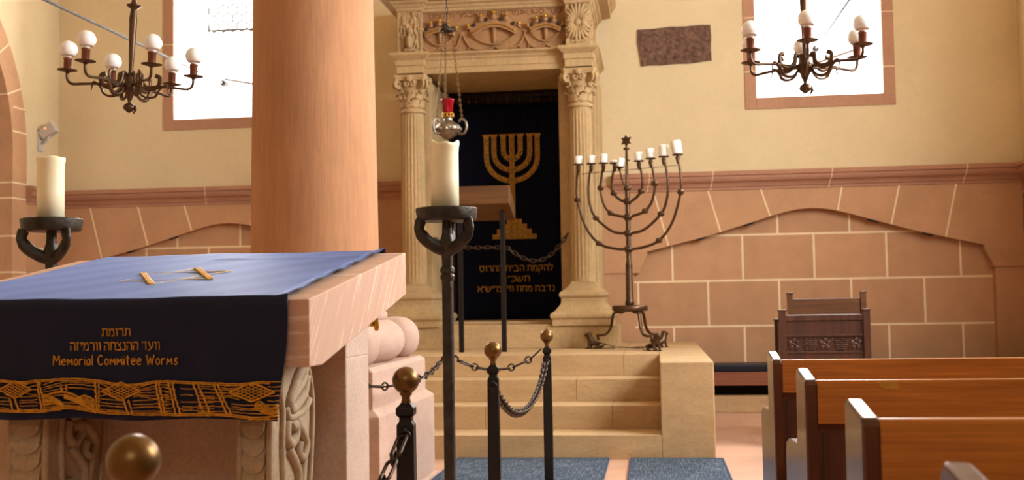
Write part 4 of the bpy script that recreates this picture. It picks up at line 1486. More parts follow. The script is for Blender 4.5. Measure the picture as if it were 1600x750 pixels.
for k, ((xt, zt), lb, (ra, h, ti, me_)) in enumerate(zip(ordn, labs, dims)):
    stub(mrot @ Vector((xt, 0, zt + 0.004 + 0.044 * abs(math.sin(ti)))), ra, h, lb, ti, me_, k)
stub(mrot @ Vector((-0.03, -0.08, mz(264) + 0.010)), 0.032, 0.075, 'leaning white stub candle on the short servant bracket left of the star', 0.25, 0, 20)

# rugs
for k, (x0, x1, y0, y1, lab) in enumerate(((-1.42, -0.335, 6.2, 7.985, 'blue woven rug behind the iron posts at the foot of the steps'),
                                           (-0.19, 0.455, 5.9, 7.985, 'narrow blue woven rug runner below the right step block'))):
    r = thing('rug', lab, 'rug', ((x0 + x1) / 2, (y0 + y1) / 2, 0), 0)
    a, b = (x1 - x0) / 2, (y1 - y0) / 2
    mb = MB()
    mb.box(-a + 0.012, a - 0.012, -b + 0.012, b - 0.012, 0, 0.012)
    mb.build('weave', 'rug', r)
    mb = MB()
    for q in ((-a, a, -b, -b + 0.014), (-a, a, b - 0.014, b), (-a, -a + 0.014, -b, b), (a - 0.014, a, -b, b)):
        mb.box(*q, 0, 0.015)
    mb.build('binding', 'rugedge', r, 0.004)

# bench along the end wall
r = thing('wall_bench', 'low wooden wall bench on a stone plinth below the blind arch', 'bench', (1.9, 11.3, 0))
mb = MB()
mb.box(-1.48, 1.74, -0.22, 0.26, 0.27, 0.40)
mb.build('seat_board', 'benchwood', r, 0.004)
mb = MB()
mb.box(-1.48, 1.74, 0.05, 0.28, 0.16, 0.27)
mb.build('void_shade', 'dark', r)  # near-black strip painted as the shade in the void under the seat
mb = MB()
mb.box(-1.49, 1.74, -0.12, 0.28, 0.0, 0.165)
mb.build('stone_plinth', 'steps', r, 0.006)
mb = MB()
mb.box(-1.48, 1.74, -0.23, 0.2, 0.402, 0.47)
o = mb.build('seat_cushion', 'navy', None, 0.015)
o.location = (1.9, 11.3, 0)
tag(o, 'long navy blue seat cushion lying on the wooden wall bench', 'cushion')

# carved desk and the high-backed chair behind it
r = thing('carved_desk', 'dark wooden prayer desk with carved grape band, nearest to the pews', 'desk', (1.255, 8.6, 0))
for s in (-1, 1):
    for y0, y1, h in ((-0.025, 0.03, 1.015), (0.30, 0.345, 0.94)):
        mb = MB()
        mb.rect([(0, 0), (0, h), (0.005, h + 0.001), (0.005, h + 0.012), (0, h + 0.014)], s * 0.305 - 0.025, s * 0.305 + 0.025, y0, y1)
        mb.build('corner_post', 'carved', r, 0.002)
mb = MB()
mb.box(-0.285, 0.285, -0.015, 0.02, 0.945, 0.985)
mb.box(-0.285, 0.285, -0.005, 0.02, 0.835, 0.945)
mb.box(-0.285, 0.285, -0.015, 0.02, 0.825, 0.842)
mb.box(-0.285, 0.285, -0.005, 0.02, 0.05, 0.71)
mb.box(-0.285, 0.285, -0.012, 0.02, 0.70, 0.715)
mb.box(-0.285, 0.285, -0.002, 0.3, 0.96, 0.985)
for s in (-1, 1):
    mb.box(s * 0.30 - 0.012, s * 0.30 + 0.012, 0.02, 0.31, 0.1, 0.93)
mb.build('front_panel', 'carved', r, 0.002)
mb = MB()
mb.box(-0.285, 0.285, 0.0, 0.02, 0.71, 0.83)
for cx_, kind in ((-0.225, 'v'), (-0.11, 'g'), (0.0, 'v'), (0.115, 'g'), (0.225, 'v')):
    if kind == 'g':
        for i in range(6):
            for j in range(6):
                x, z = -0.04 + 0.016 * i + (0.008 if j % 2 else 0), 0.73 + 0.0155 * j
                if (x / 0.046) ** 2 + ((z - 0.77) / 0.05) ** 2 < 1.1:
                    mb.ball((cx_ + x, -0.001, z), 0.009, 8)
    else:
        for k in range(5):
            a = R_(90 + 72 * k)
            mb.ball((cx_ + 0.03 * math.cos(a), -0.001, 0.77 + 0.03 * math.sin(a)), 0.02, 10, sy=0.35)
        mb.tube(catmull([(cx_ - 0.055, -0.002, 0.73), (cx_ - 0.02, -0.004, 0.775), (cx_ + 0.02, -0.004, 0.765), (cx_ + 0.055, -0.002, 0.81)], 5), 0.007, 6)
mb.build('grape_carving', 'carved', r)
r = thing('high_back_chair', 'plain high-backed wooden chair standing behind the carved prayer desk', 'chair', (1.365, 9.2, 0))
for s in (-1, 1):
    mb = MB()
    mb.rect([(0, 0), (0, 1.145), (0.004, 1.146), (0.004, 1.156), (0, 1.158)], s * 0.285 - 0.021, s * 0.285 + 0.021, -0.02, 0.025)
    mb.build('back_post', 'oak', r, 0.002)
mb = MB()
mb.box(-0.265, 0.265, -0.008, 0.015, 0.70, 1.105)
mb.build('backrest', 'oak', r, 0.003)
mb = MB()
mb.box(-0.29, 0.29, -0.02, 0.46, 0.42, 0.46)
mb.build('seat', 'oak', r, 0.004)
for s in (-1, 1):
    mb = MB()
    mb.box(s * 0.27 - 0.02, s * 0.27 + 0.02, 0.41, 0.45, 0, 0.42)
    mb.build('leg', 'oak', r, 0.003)

# ================================================================ PEWS
def make_pew(x, y, label, ln=3.0):
    r = thing('pew', label, 'pew', (x, y, 0), 0, 'dark wooden pews on the right')
    for side, xo in ((0, 0.0), (1, ln - 0.036)):
        mb = MB()
        pr = [(0.0, 0.0), (0.0, 0.885), (0.010, 0.9), (0.18, 0.922), (0.20, 0.905), (0.205, 0.72), (0.225, 0.69), (0.45, 0.68), (0.50, 0.665), (0.52, 0.63), (0.52, 0.0)]
        mb.prism([(xo, y_, z) for y_, z in pr], (0.036, 0, 0))
        mb.build('end_panel', 'pewend', r, 0.006)
    mb = MB()
    mb.box(0.034, ln - 0.034, 0.004, 0.03, 0.775, 0.898)
    mb.build('back_board', 'pew', r, 0.003)
    mb = MB()
    mb.box(0.034, ln - 0.034, 0.05, 0.07, 0.08, 0.78)
    n = int(ln / 0.11)
    for i in range(n):
        xx = 0.05 + 0.11 * i
        mb.box(xx + 0.003, xx + 0.107, 0.044, 0.052, 0.10, 0.745)
    mb.build('lower_panel', 'pewdark', r)
    mb = MB()
    mb.box(0.034, ln - 0.034, 0.06, 0.48, 0.42, 0.45)
    mb.build('seat', 'pew', r, 0.004)
    return r
pw = make_pew(0.436, 4.31, 'dark wooden pew farthest from the camera, in front of the carved desk')
pl = make_pew(0.418, 3.27, 'wooden pew with a small brass plate on its back board')
make_pew(0.395, 2.26, 'wooden pew with broad orange grain, filling the lower right')
make_pew(0.368, 1.35, 'nearest pew, only its rounded end top showing at the bottom edge')
mb = MB()
mb.prism([(0.195, 0.0045, 0.893), (0.200, 0.0045, 0.889), (0.208, 0.0045, 0.874), (0.213, 0.0045, 0.872), (0.262, 0.0045, 0.872), (0.2625, 0.0045, 0.875), (0.258, 0.0045, 0.893)], (0, -0.003, 0))
bp = mb.build('brass_plate', 'brassplate', pl, 0.0008)
for x, z in ((0.202, 0.889), (0.256, 0.889), (0.212, 0.8765), (0.258, 0.8765)):
    MB().ball((x, 0.0012, z), 0.0017, 8).build('screw', 'brass', bp)

# ================================================================ CHANDELIERS
def chandelier(label, loc, phase, tilt_):
    r = thing('chandelier', label, 'chandelier', loc, 0)
    r.rotation_euler = (0, tilt_, 0)
    mb = MB()
    mb.lathe([(0.010, 0.03), (0.014, 0.045), (0.017, 0.06), (0.012, 0.075), (0.012, 0.09), (0.019, 0.30), (0.021, 0.36), (0.017, 0.40), (0.014, 0.415), (0.034, 0.43), (0.040, 0.437), (0.016, 0.445), (0.010, 0.47), (0.010, TOP - loc[2])], seg=16)
    mb.build('stem', 'bronze', r)
    mb = MB()
    mb.lathe([(0.002, -0.145), (0.012, -0.14), (0.030, -0.125), (0.033, -0.112), (0.022, -0.098), (0.009, -0.09), (0.010, -0.08), (0.018, -0.055), (0.027, -0.035), (0.042, -0.025), (0.050, 0.008), (0.038, 0.014), (0.030, 0.018),
              (0.032, 0.05), (0.034, 0.062), (0.02, 0.066), (0.01, 0.066)], seg=24)
    mb.tube([(0.026, 0, -0.11), (0.036, 0, -0.13), (0.024, 0, -0.15)], [0.012, 0.008, 0.003], 6)
    mb.build('hub', 'bronze', r)
    R0 = 0.327
    for k in range(6):
        a = phase + PI / 3 * k
        d = Vector((math.cos(a), math.sin(a), 0))
        U = Vector((0, 0, 1))
        P = lambda s_, z: d * s_ + U * z
        mb = MB()
        mb.tube(catmull([P(0.04, 0.0), P(0.09, -0.002), P(0.16, 0.004), P(0.24, 0.0), P(0.295, -0.004), P(0.318, 0.008), P(R0, 0.03), P(R0, 0.060)], 6), 0.0075, 8)
        # flat scroll ironwork, above and below the arm
        mb.tube(catmull([P(0.034, 0.062), P(0.055, 0.062), P(0.062, 0.02), P(0.10, -0.012), P(0.145, 0.005), P(0.152, 0.05), P(0.128, 0.062)], 6), 0.0105, 8, flat=(1.1, 0.55))
        mb.tube(catmull([P(0.042, -0.012), P(0.06, -0.045), P(0.095, -0.06), P(0.135, -0.048), P(0.155, -0.01), P(0.19, 0.012), P(0.20, -0.035)], 6), [0.0105] * 30 + [0.010, 0.009, 0.008, 0.006, 0.005, 0.004, 0.003], 8, flat=(1.1, 0.55))
        arm = mb.build('arm', 'bronze', r)
        mb = MB()
        mb.lathe([(0.008, 0.075), (0.014, 0.082), (0.030, 0.086), (0.052, 0.092), (0.053, 0.095), (0.03, 0.096), (0.012, 0.096)], P(R0, -0.024), 24)
        mb.build('drip_dish', 'bronze', arm)
        mb = MB()
        mb.lathe([(0.019, 0.095), (0.0205, 0.10), (0.0205, 0.148), (0.023, 0.151), (0.023, 0.156), (0.018, 0.158)], P(R0, -0.024), 20)
        mb.build('candle_sleeve', 'copper', arm)
        mb = MB()
        bp_ = [(0.017, 0.167), (0.019, 0.175), (0.026, 0.184)]
        bp_ += [(0.047 * math.sin(t_), 0.2155 - 0.047 * math.cos(t_)) for t_ in [0.75 + (PI - 0.76) * i / 12 for i in range(13)]]
        mb.lathe(bp_, P(R0, -0.036), 28)
        mb.build('bulb', 'bulb', arm)
    return r
chandelier('bronze six-armed chandelier with globe bulbs hanging left of the pillar', (-2.757, 5.646, 2.315), R_(14), R_(2.6))
chandelier('bronze six-armed chandelier with globe bulbs hanging before the right window', (0.83, 6.09, 2.358), R_(-90 - 5), R_(0.5))

# ================================================================ READING DESK
PSI = -0.048
DX, DY = -0.889, 2.825
desk = thing('reading_desk', 'massive pink sandstone reading desk with sloping slab and carved consoles', 'reading desk', (DX, DY, 0), PSI)
DW = 1.218
prof = [(0.0, 1.151), (0.0, 0.975), (0.10, 0.975), (0.95, 1.165), (0.95, 1.308)]
mb = MB()
mb.prism([(-DW, y, z) for y, z in prof], (DW, 0, 0))
sl = mb.build('sloping_slab', 'slab', desk, 0.004)
for k, (tx, z) in enumerate((('T', 1.068), ('E', 1.03), ('OI', 0.995))):
    lettering('engraved_letter', tx, 0.016, sl, (-0.040, -0.0002, z), 'support', False, thick=0.07)
mb = MB()
mb.box(-1.26, -0.058, 0.47, 0.70, 0.0, 0.975)
mb.prism([(-1.26, 0.47, 0.97), (-1.26, 0.70, 0.97), (-1.26, 0.70, 1.105), (-1.26, 0.47, 1.055)], (1.202, 0, 0))
mb.build('support_block', 'support', desk, 0.006)

def console(x0, x1):
    """carved bracket: bulging scroll outline, scale pattern in front, leaf relief on both flanks"""
    mb = MB()
    back = 0.46
    fr_ = [(0.075, 0.975), (0.07, 0.93), (0.085, 0.90), (0.11, 0.87), (0.105, 0.80), (0.10, 0.70), (0.105, 0.55), (0.12, 0.40), (0.10, 0.22), (0.06, 0.12), (0.06, 0.0)]
    bk = [(0.36, 0.975), (0.385, 0.93), (0.405, 0.85), (0.40, 0.75), (0.38, 0.62), (0.35, 0.5), (0.34, 0.3), (0.36, 0.0)]
    pts = fr_ + bk[::-1]
    mb.prism([(x0, y, z) for y, z in pts], (x1 - x0, 0, 0))
    mid = (x0 + x1) / 2
    hw = (x1 - x0) / 2
    # framing ribs on the front edges
    for x in (x0 + 0.010, x1 - 0.010):
        mb.tube([(x, y - 0.004, z) for y, z in fr_], 0.011, 8)
    # overlapping scales
    z = 0.86
    while z > 0.05:
        yb = 0.10 if z > 0.5 else 0.115
        n = 14
        outer = []
        for i in range(n + 1):
            a = PI + PI * i / n
            outer.append((mid + (hw - 0.020) * math.cos(a), yb - 0.018, z + 0.034 * math.sin(a)))
        ring0 = outer + [(mid + (hw - 0.020), yb + 0.001, z + 0.05), (mid - (hw - 0.020), yb + 0.001, z + 0.05)]
        ring1 = [(p[0], yb + 0.012, p[2]) for p in ring0]
        mb.rings([ring0, ring1], 0, False)
        z -= 0.047
    # flank relief
    for x, sg in ((x1, 1), (x0, -1)):
        def q(pl, rr):
            mb.tube(catmull([(x + sg * 0.004, y, zz) for y, zz in pl], 6), rr, 8, flat=(1, 1))
        q([(0.15, 0.955), (0.14, 0.90), (0.155, 0.84), (0.15, 0.76), (0.155, 0.66), (0.165, 0.5), (0.155, 0.35)], 0.010)
        q([(0.352, 0.955), (0.378, 0.90), (0.388, 0.83), (0.38, 0.74), (0.36, 0.62), (0.335, 0.5), (0.325, 0.35)], 0.009)
        q([(0.31, 0.955), (0.27, 0.935), (0.235, 0.90), (0.205, 0.865), (0.22, 0.845), (0.27, 0.86), (0.315, 0.885), (0.335, 0.93)], 0.017)
        q([(0.335, 0.955), (0.305, 0.915), (0.255, 0.89), (0.215, 0.87)], 0.013)
        q([(0.18, 0.85), (0.20, 0.825), (0.26, 0.825), (0.32, 0.835), (0.36, 0.86)], 0.012)
        q([(0.185, 0.815), (0.18, 0.775), (0.21, 0.75), (0.25, 0.77), (0.245, 0.80), (0.215, 0.795)], 0.016)
        q([(0.26, 0.80), (0.30, 0.775), (0.33, 0.735), (0.305, 0.70), (0.27, 0.715), (0.28, 0.745)], 0.015)
        q([(0.20, 0.735), (0.24, 0.70), (0.27, 0.66), (0.26, 0.61), (0.22, 0.585), (0.205, 0.545)], 0.014)
        q([(0.32, 0.69), (0.295, 0.64), (0.30, 0.58), (0.28, 0.53), (0.24, 0.50)], 0.012)
        q([(0.185, 0.65), (0.20, 0.60), (0.19, 0.55), (0.22, 0.49), (0.26, 0.45), (0.30, 0.46), (0.295, 0.50), (0.26, 0.505)], 0.014)
        q([(0.20, 0.45), (0.23, 0.40), (0.27, 0.37), (0.30, 0.30)], 0.014)
    mb.build('carved_console', 'console', desk)
console(-0.243, -0.140)
console(-0.927, -0.800)

# ---- the cloth lying over the desk
cloth = thing('desk_cloth', 'dark blue velvet cloth with gold lace border draped over the reading desk', 'cloth', (DX, DY, 0), PSI)
ku = 0.157 / 0.95
def topz(y):
    return 1.151 + ku * max(0, min(y, 0.95))
mb = MB()
sec = []           # section of the drape: back hang, top, front hang
nback, ntop, nfr = 8, 40, 26
for i in range(nback):
    sec.append((0.966, 1.215 + (topz(0.95) - 1.215) * i / nback, 'b', 1 - i / nback))
for i in range(ntop + 1):
    y = 0.955 - (0.955 + 0.010) * i / ntop
    sec.append((y, topz(y) + 0.006, 't', i / ntop))
for i in range(1, nfr + 1):
    t_ = i / nfr
    sec.append((-0.016, 1.148 - 0.306 * t_, 'f', t_))
nx = 110
v, f = [], []
for i in range(nx + 1):
    u = i / nx
    for y, z, kind, t_ in sec:
        if kind == 'b':
            xl, xr = -1.105, -0.075
        elif kind == 't':
            xl, xr = -1.105 - 0.02 * t_, -0.075 + 0.022 * t_
        else:
            xl, xr = -1.125 + 0.0 * t_, -0.053 - 0.016 * t_ + 0.006 * math.sin(t_ * 5)
        x = xl + (xr - xl) * u
        yy, zz = y, z
        if kind == 't':
            zz += 0.0022 * math.sin(x * 9 + y * 5) * math.sin(y * 7 + x * 3) + 0.0006 * math.sin(x * 31 - y * 23) + 0.0022
            cr = math.exp(-((y - 0.80 - 0.02 * x) / 0.012) ** 2) * (1 if x > -0.62 else 0.2)
            zz += 0.004 * cr
            e = max(0, (u - 0.965) / 0.035)
            zz += 0.006 * e * (1 + 0.6 * math.sin(y * 34))
        if kind == 'f':
            yy -= t_ * (0.005 + 0.005 * math.sin(x * 24 + 0.7) + 0.003 * math.sin(x * 53 + 2))
            if u > 0.93:
                yy -= 0.018 * (u - 0.93) / 0.07 * t_
            zz += 0.003 * math.sin(x * 17) * t_
        v.append((x, yy, zz))
ns = len(sec)
for i in range(nx):
    for j in range(ns - 1):
        a = i * ns + j
        f.append((a, a + 1, a + ns + 1, a + ns))
mb.add(v, f, 0, True)
vel = mb.build('velvet', 'cloth', cloth)
so = vel.modifiers.new('solid', 'SOLIDIFY')
so.thickness = 0.003
so.offset = 1

# gold lace border: cords laid out like the picture of the border, u in 0..460, v in 0..90
LY = -0.034
lace = MB()
rnd = random.Random(4)
def lp(u, v_):
    x = -0.876 + u * 0.001825
    z = 0.949 - (v_ - 12.0) * 0.001675
    return (x, LY + 0.002 * math.sin(u * 0.5) + rnd.uniform(-0.0007, 0.0007) - 0.004 * (v_ / 90), z)
def cord(pts, r_=0.0019, n=3, wob=0.35):
    p = catmull([(q[0], q[1], 0) for q in pts], n)
    lace.tube([lp(q.x + rnd.uniform(-wob, wob) * 0.5, q.y + rnd.uniform(-wob, wob)) for q in p], r_, 5)
def pic(*pts):     # points read in the enlarged border, 3.478 pixels per unit
    return [(a / 3.478, b / 3.478) for a, b in pts]
def edge_top(u):
    P = [(-250, 48), (-120, 52), (0, 40), (80, 50), (150, 58), (250, 45), (430, 38), (560, 45), (650, 62), (740, 75), (860, 58), (900, 52), (1000, 55), (1190, 65), (1330, 72), (1430, 60), (1545, 60)]
    for (a, x), (b, y) in zip(P, P[1:]):
        if a <= u <= b:
            return x + (y - x) * (u - a) / (b - a)
    return P[-1][1] if u > P[-1][0] else P[0][1]
def edge_bot(u):
    P = [(-250, 215), (-100, 222), (0, 216), (110, 222), (280, 222), (390, 200), (480, 208), (575, 225), (760, 235), (920, 236), (1000, 240), (1190, 238), (1290, 242), (1380, 258), (1500, 262), (1545, 255)]
    for (a, x), (b, y) in zip(P, P[1:]):
        if a <= u <= b:
            return x + (y - x) * (u - a) / (b - a)
    return P[-1][1] if u > P[-1][0] else P[0][1]
def strands(u0, u1, n, t0=0.0, t1=1.0, pinch=None):
    n = max(3, round(n * 0.72))
    for i in range(n):
        t_ = t0 + (t1 - t0) * i / max(1, n - 1)
        pts = []
        for k in range(7):
            u = u0 + (u1 - u0) * k / 6
            a, b = edge_top(u), edge_bot(u)
            vv = a + (b - a) * t_ + 3.5 * math.sin(PI * k / 6) * math.sin(i * 2.1)
            if pinch:
                vv = vv + (pinch[1] - vv) * max(0, 1 - abs(u - pinch[0]) / (abs(u1 - u0) * 0.9)) * pinch[2]
            pts.append((u, vv))
        cord(pic(*pts), 0.00125)
def bar(x0, y0, x1, y1, r_=0.0023):
    n = 14
    lace.tube([lp((x0 + (x1 - x0) * i / n + 3 * math.sin(i * 2.4)) / 3.478, (y0 + (y1 - y0) * i / n) / 3.478) for i in range(n + 1)], [r_ * (1.0 + 0.35 * (i % 2)) for i in range(n + 1)], 6)
def net(cx, cy, w_, h_, n=6, sk=0.15):
    for i in range(n + 1):
        t_ = i / n
        A = (cx - w_ + w_ * t_, cy - h_ * t_)
        B = (cx + w_ * t_, cy + h_ - h_ * t_)
        C = (cx - w_ + w_ * t_, cy + h_ * t_)
        D = (cx + w_ * t_, cy - h_ + h_ * t_)
        rr = 0.0026 if i in (0, n) else 0.0012
        cord(pic(A, ((A[0] + B[0]) / 2, (A[1] + B[1]) / 2), B), rr)
        cord(pic(C, ((C[0] + D[0]) / 2, (C[1] + D[1]) / 2), D), rr)
# long edges
for dv in (0, 9):
    cord(pic(*[(u, edge_top(u) + dv) for u in range(-250, 1546, 60)]), 0.0019)
    cord(pic(*[(u, edge_bot(u) - dv) for u in range(-250, 1546, 60)]), 0.0019)
net(115, 98, 90, 48)
net(700, 108, 105, 48)
net(1395, 115, 120, 50)
net(-160, 110, 70, 50)
for x0, y0, x1, y1 in ((-250, 60, -250, 215), (-95, 55, -80, 220), (85, 145, 105, 220), (115, 140, 140, 222), (240, 55, 270, 220), (252, 55, 285, 220), (560, 48, 572, 225), (578, 50, 580, 228),
                       (715, 155, 745, 232), (740, 155, 765, 235), (885, 60, 925, 238), (905, 60, 940, 238), (955, 62, 1000, 240), (975, 62, 1022, 240), (1085, 65, 1150, 238), (1110, 65, 1185, 235),
                       (1195, 70, 1270, 235), (1215, 70, 1292, 240), (370, 70, 378, 105), (398, 70, 402, 103)):
    bar(x0, y0, x1, y1)
strands(-250, -90, 11)
strands(-85, 85, 7, 0.55, 1.0)
strands(-85, 30, 6, 0.0, 0.5, (60, 90, 0.7))
strands(140, 245, 8, 0.5, 1.0)
strands(170, 245, 5, 0.0, 0.45, (150, 95, 0.6))
strands(270, 400, 8, 0.0, 0.55, (250, 130, 0.4))
strands(400, 570, 6, 0.0, 0.3)
strands(280, 570, 5, 0.8, 1.0)
for k in range(7):
    cord(pic((275, 130 + 9 * k), (330, 140 + 6 * k), (395, 190 - 0 * k), (300 + 10 * k, 214)), 0.0018)
    cord(pic((390, 125 + 3 * k), (470, 150 + 4 * k), (560, 165 + 8 * k)), 0.0018)
cord(pic((275, 135), (370, 110), (470, 140), (520, 190), (570, 225)), 0.0034)
cord(pic((280, 155), (340, 165), (395, 195)), 0.0032)
net(500, 155, 60, 26, 4)
strands(580, 715, 7, 0.55, 1.0)
strands(580, 650, 6, 0.05, 0.5, (640, 105, 0.6))
strands(765, 920, 7, 0.55, 1.0)
strands(770, 900, 9, 0.0, 0.55, (790, 110, 0.5))
strands(940, 975, 14)
strands(905, 960, 15)
strands(1020, 1090, 9)
strands(1030, 1150, 5, 0.6, 1.0)
strands(1110, 1200, 15)
strands(1150, 1260, 9, 0.3, 1.0)
strands(1290, 1530, 8, 0.62, 1.0)
strands(1220, 1330, 9, 0.0, 0.5, (1270, 110, 0.3))
strands(1480, 1545, 7, 0.0, 0.5)
strands(1440, 1530, 6, 0.55, 0.95, (1500, 215, 0.3))
for k in range(5):
    cord(pic((1410, 180 + 4 * k), (1440, 165 + 12 * k), (1490, 200 + 8 * k), (1535, 185 + 14 * k)), 0.0020)
lace.build('lace_border', 'gold_thread', cloth)
lettering('hebrew_word', 'תרומת', 0.0205, cloth, (-0.530, -0.0235, 1.0615), 'gold_thread', True, width=0.081)
lettering('hebrew_word', 'וועד ההנצחה וורמיזה', 0.0215, cloth, (-0.533, -0.0255, 1.0245), 'gold_thread', True, width=0.256)
lettering('latin_word', 'Memorial Commitee Worms', 0.0265, cloth, (-0.530, -0.0275, 0.9855), 'gold_thread', False, width=0.356, thick=0.07)
# six-pointed star stitched on the sloping top
mb = MB()
cx_, cy_, Rs = -0.575, 0.405, 0.165
P6 = [(cx_ + Rs * math.cos(R_(33 + 60 * k)), cy_ + Rs * math.sin(R_(33 + 60 * k))) for k in range(6)]
for tri in ((0, 2, 4), (1, 3, 5)):
    for a, b in ((0, 1), (1, 2), (2, 0)):
        p, q = P6[tri[a]], P6[tri[b]]
        bold = {tri[a], tri[b]} in ({2, 4}, {1, 5})
        for off in ((-0.006, 0.0, 0.006) if bold else (-0.002, 0.002)):
            dx, dy = q[0] - p[0], q[1] - p[1]
            L = math.hypot(dx, dy)
            nx_, ny_ = -dy / L * off, dx / L * off
            n = 26
            r0 = 0.0032 if bold else 0.0013
            mb.tube([(p[0] + dx * i / n + nx_, p[1] + dy * i / n + ny_, topz(p[1] + dy * i / n) + (0.012 if bold else 0.0112)) for i in range(n + 1)], [r0 * (1 + 0.35 * (i % 2)) for i in range(n + 1)], 6, 0 if bold else 1)
mb.build('star_embroidery', ['gold_bright', 'pale_thread'], cloth)
for k, (x, y, l) in enumerate(((-0.155, 0.985, 0.035), (-0.135, 0.985, 0.02), (-0.118, 0.985, 0.05))):
    mb = MB()
    z0 = 1.10
    mb.tube([(x - 0.005, 0.974, 1.24), (x, y, z0)], 0.0015, 5)
    mb.lathe([(0.003, 0.004), (0.007, -0.004), (0.006, -0.012), (0.010, -0.03 - l * 0.4), (0.006, -0.035 - l * 0.5), (0.001, -0.036 - l * 0.5)], (x, y, z0), 10)
    mb.build('tassel', 'gold', cloth)

# ================================================================ CANDLE STANDS
def candle_stand(x, y, label):
    r = thing('candle_stand', label, 'candle stand', (x, y, 0))
    mb = MB()
    mb.lathe([(0.02, 1.452), (0.108, 1.449), (0.116, 1.455), (0.121, 1.498), (0.116, 1.502), (0.108, 1.494), (0.02, 1.4935)], seg=36, wob=0.02, seed=int(x * 100))
    mb.build('tray', 'forged', r, 0.002)
    mb = MB()
    def sq(z, q):
        c = q * 0.72
        return [(q, -c, z), (q, c, z), (c, q, z), (-c, q, z), (-q, c, z), (-q, -c, z), (-c, -q, z), (c, -q, z)]
    mb.rings([sq(z, q) for z, q in ((0.02, 0.021), (1.19, 0.020), (1.215, 0.019), (1.222, 0.024), (1.236, 0.026), (1.245, 0.020), (1.252, 0.026), (1.265, 0.025), (1.275, 0.019), (1.33, 0.021), (1.37, 0.026), (1.40, 0.018), (1.455, 0.016))], 0, False)
    mb.build('pole', 'forged', r, 0.002)
    for k in range(3):
        a = R_(-30 + 120 * k)
        d = Vector((math.cos(a), math.sin(a), 0))
        mb = MB()
        pth = [d * 0.0 + Vector((0, 0, 1.335)), d * 0.045 + Vector((0, 0, 1.350)), d * 0.088 + Vector((0, 0, 1.378)), d * 0.112 + Vector((0, 0, 1.412)), d * 0.110 + Vector((0, 0, 1.438)), d * 0.104 + Vector((0, 0, 1.452))]
        mb.tube(catmull(pth, 5), [0.026] * 6 + [0.025] * 8 + [0.021] * 6 + [0.022] * 6, 10, flat=(1.0, 0.62))
        mb.build('fork_arm', 'forged', r)
    mb = MB()
    mb.lathe([(0.02, 0.05), (0.05, 0.045), (0.13, 0.015), (0.15, 0.0), (0.02, 0.0)], seg=28)
    mb.build('foot', 'forged', r)
    return r
def church_candle(x, y, label, seed, h=0.262, rad=0.0545):
    r = thing('candle', label, 'candle', (x, y, 1.4945), 0, 'thick church candles')
    mb = MB()
    rnd = random.Random(seed)
    rings = []
    kl = 0.65 if seed == 1 else 0.22
    lip = [kl * (0.008 * math.sin(2 * PI * j / 40 * 2 + seed) + 0.006 * math.sin(2 * PI * j / 40 * 5 + seed * 2)) for j in range(40)]
    for rr, z, k in ((rad, 0.0, 0), (rad, h * 0.45, 0), (rad, h * 0.84, 0), (rad * 1.02, h * 0.9, 0.3), (rad * 1.08, h * 0.965, 1), (rad * 1.05, h + 0.001, 1), (rad * 0.95, h + 0.002, 1), (rad * 0.85, h - 0.010, 0.5), (rad * 0.6, h - 0.025, 0), (0.004, h - 0.028, 0)):
        rings.append([((rr + 0.15 * k * lip[(j + 7) % 40]) * math.cos(2 * PI * j / 40), (rr + 0.15 * k * lip[(j + 7) % 40]) * math.sin(2 * PI * j / 40), z + k * lip[j]) for j in range(40)])
    mb.rings(rings)
    mb.build('wax_body', 'wax', r)
    mb = MB()
    mb.tube([(0, 0, h - 0.03), (0.002, 0, h - 0.012)], 0.002, 6)
    mb.build('wick', 'iron', r)
candle_stand(-0.795, 4.294, 'tall forged iron candle stand in the centre, right of the desk')
candle_stand(-2.436, 4.298, 'forged iron candle stand at the far left, behind the desk')
church_candle(-0.800, 4.290, 'thick ivory candle with melted rim on the central candle stand', 1)
church_candle(-2.440, 4.296, 'thick ivory candle with even top on the left candle stand', 3, 0.256, 0.053)

# ================================================================ FENCE POSTS AND CHAINS
def post(x, y, label, tone='brass'):
    r = thing('fence_post', label, 'post', (x, y, 0), R_(3), 'black iron posts with brass balls')
    mb = MB()
    def sq(z, q):
        return [(q, -q, z), (q, q, z), (-q, q, z), (-q, -q, z)]
    mb.rings([sq(z, q) for z, q in ((0, 0.027), (0.40, 0.0275), (0.74, 0.025), (0.785, 0.0245), (0.796, 0.018), (0.806, 0.018), (0.814, 0.026), (0.834, 0.026), (0.842, 0.018), (0.85, 0.012))], 0, False)
    mb.build('shaft', 'iron', r, 0.002)
    mb = MB()
    mb.box(-0.06, 0.06, -0.06, 0.06, 0, 0.012)
    mb.build('foot_plate', 'iron', r, 0.002)
    mb = MB()
    mb.lathe([(0.010, 0.842), (0.015, 0.846), (0.012, 0.858), (0.0125, 0.866), (0.018, 0.872)] + [(0.0395 * math.sin(t_), 0.912 - 0.0395 * math.cos(t_)) for t_ in [0.48 + (PI - 0.485) * i / 18 for i in range(19)]], seg=36)
    mb.build('ball_finial', tone, r)
    mb = MB()
    mb.tube([(0.016 * math.cos(q), -0.034 , 0.755 + 0.016 * math.sin(q)) for q in [2 * PI * j / 12 for j in range(12)]], 0.0045, 6, 0, True)
    mb.tube([(0, -0.02, 0.772), (0, -0.036, 0.772)], 0.006, 6)
    mb.build('chain_eye', 'iron', r)
    return r
post(-0.654, 6.818, 'iron post farthest away, with small shiny brass ball near the steps')
post(-0.727, 5.023, 'iron post with brass ball just right of the central candle stand')
post(-0.720, 3.202, 'iron post with large brass ball beside the pink plinth, chain on its front')
post(-0.773, 1.595, 'nearest iron post, only its blurred brass ball showing at the bottom left')
LNK, RNG = (0.098, 0.030, 0.0052), (0.040, 0.038, 0.0055)
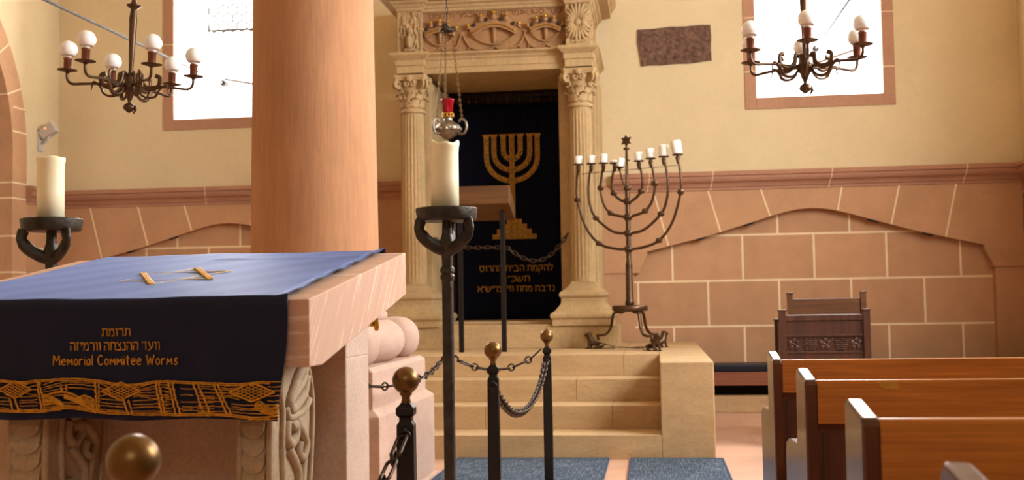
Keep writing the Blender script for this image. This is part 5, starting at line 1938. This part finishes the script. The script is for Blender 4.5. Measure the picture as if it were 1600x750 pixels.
r = thing('chain_stake', 'slim iron stake behind the central candle stand where two chains meet', 'stake', (-1.205, 6.55, 0))
mb = MB()
mb.rings([[(q, -q, z), (q, q, z), (-q, q, z), (-q, -q, z)] for z, q in ((0.012, 0.016), (0.80, 0.014), (0.83, 0.008))], 0, False)
mb.build('shaft', 'iron', r)
mb = MB()
mb.lathe([(0.05, 0.0), (0.05, 0.008), (0.02, 0.014)], seg=20)
mb.build('foot_plate', 'iron', r)
mb = MB()
for s in (-1, 1):
    mb.tube(catmull([(s * 0.008, 0, 0.775), (s * 0.03, 0, 0.81), (s * 0.048, 0, 0.80), (s * 0.046, 0, 0.775)], 5), 0.006, 7)
mb.build('double_hook', 'iron', r)
chain('fence_chain', 'iron chain sagging from the farthest post to the stake behind the candle stand', (0, 0, 0),
      [(-0.690, 6.80, 0.835), (-0.76, 6.77, 0.775), (-0.86, 6.72, 0.732), (-0.96, 6.67, 0.722), (-1.06, 6.62, 0.740), (-1.158, 6.56, 0.785)], LNK, RNG, 'chain_iron', group='fence chains')
chain('fence_chain', 'iron chain sagging from the stake across the pink plinth to behind the desk', (0, 0, 0),
      [(-1.253, 6.54, 0.785), (-1.27, 6.30, 0.735), (-1.30, 6.08, 0.71), (-1.36, 5.86, 0.697), (-1.45, 5.72, 0.70), (-1.56, 5.66, 0.725), (-1.70, 5.62, 0.79), (-1.82, 5.6, 0.87)], LNK, RNG, 'chain_iron', group='fence chains')
chain('fence_chain', 'heavy chain hanging in a deep loop between the two far posts', (0, 0, 0),
      [(-0.66, 6.77, 0.755), (-0.665, 6.55, 0.66), (-0.675, 6.2, 0.58), (-0.69, 5.85, 0.555), (-0.705, 5.5, 0.585), (-0.715, 5.22, 0.66), (-0.725, 4.99, 0.745)], (0.05, 0.034, 0.0065), (0.046, 0.034, 0.0065), 'chain_iron', group='fence chains')
chain('fence_chain', 'near iron chain falling from the post beside the plinth toward the camera', (0, 0, 0),
      [(-0.722, 3.165, 0.755), (-0.735, 2.98, 0.66), (-0.75, 2.75, 0.585), (-0.76, 2.45, 0.545), (-0.765, 2.2, 0.56), (-0.77, 1.9, 0.64), (-0.772, 1.63, 0.755)], LNK, RNG, 'chain_iron', group='fence chains')
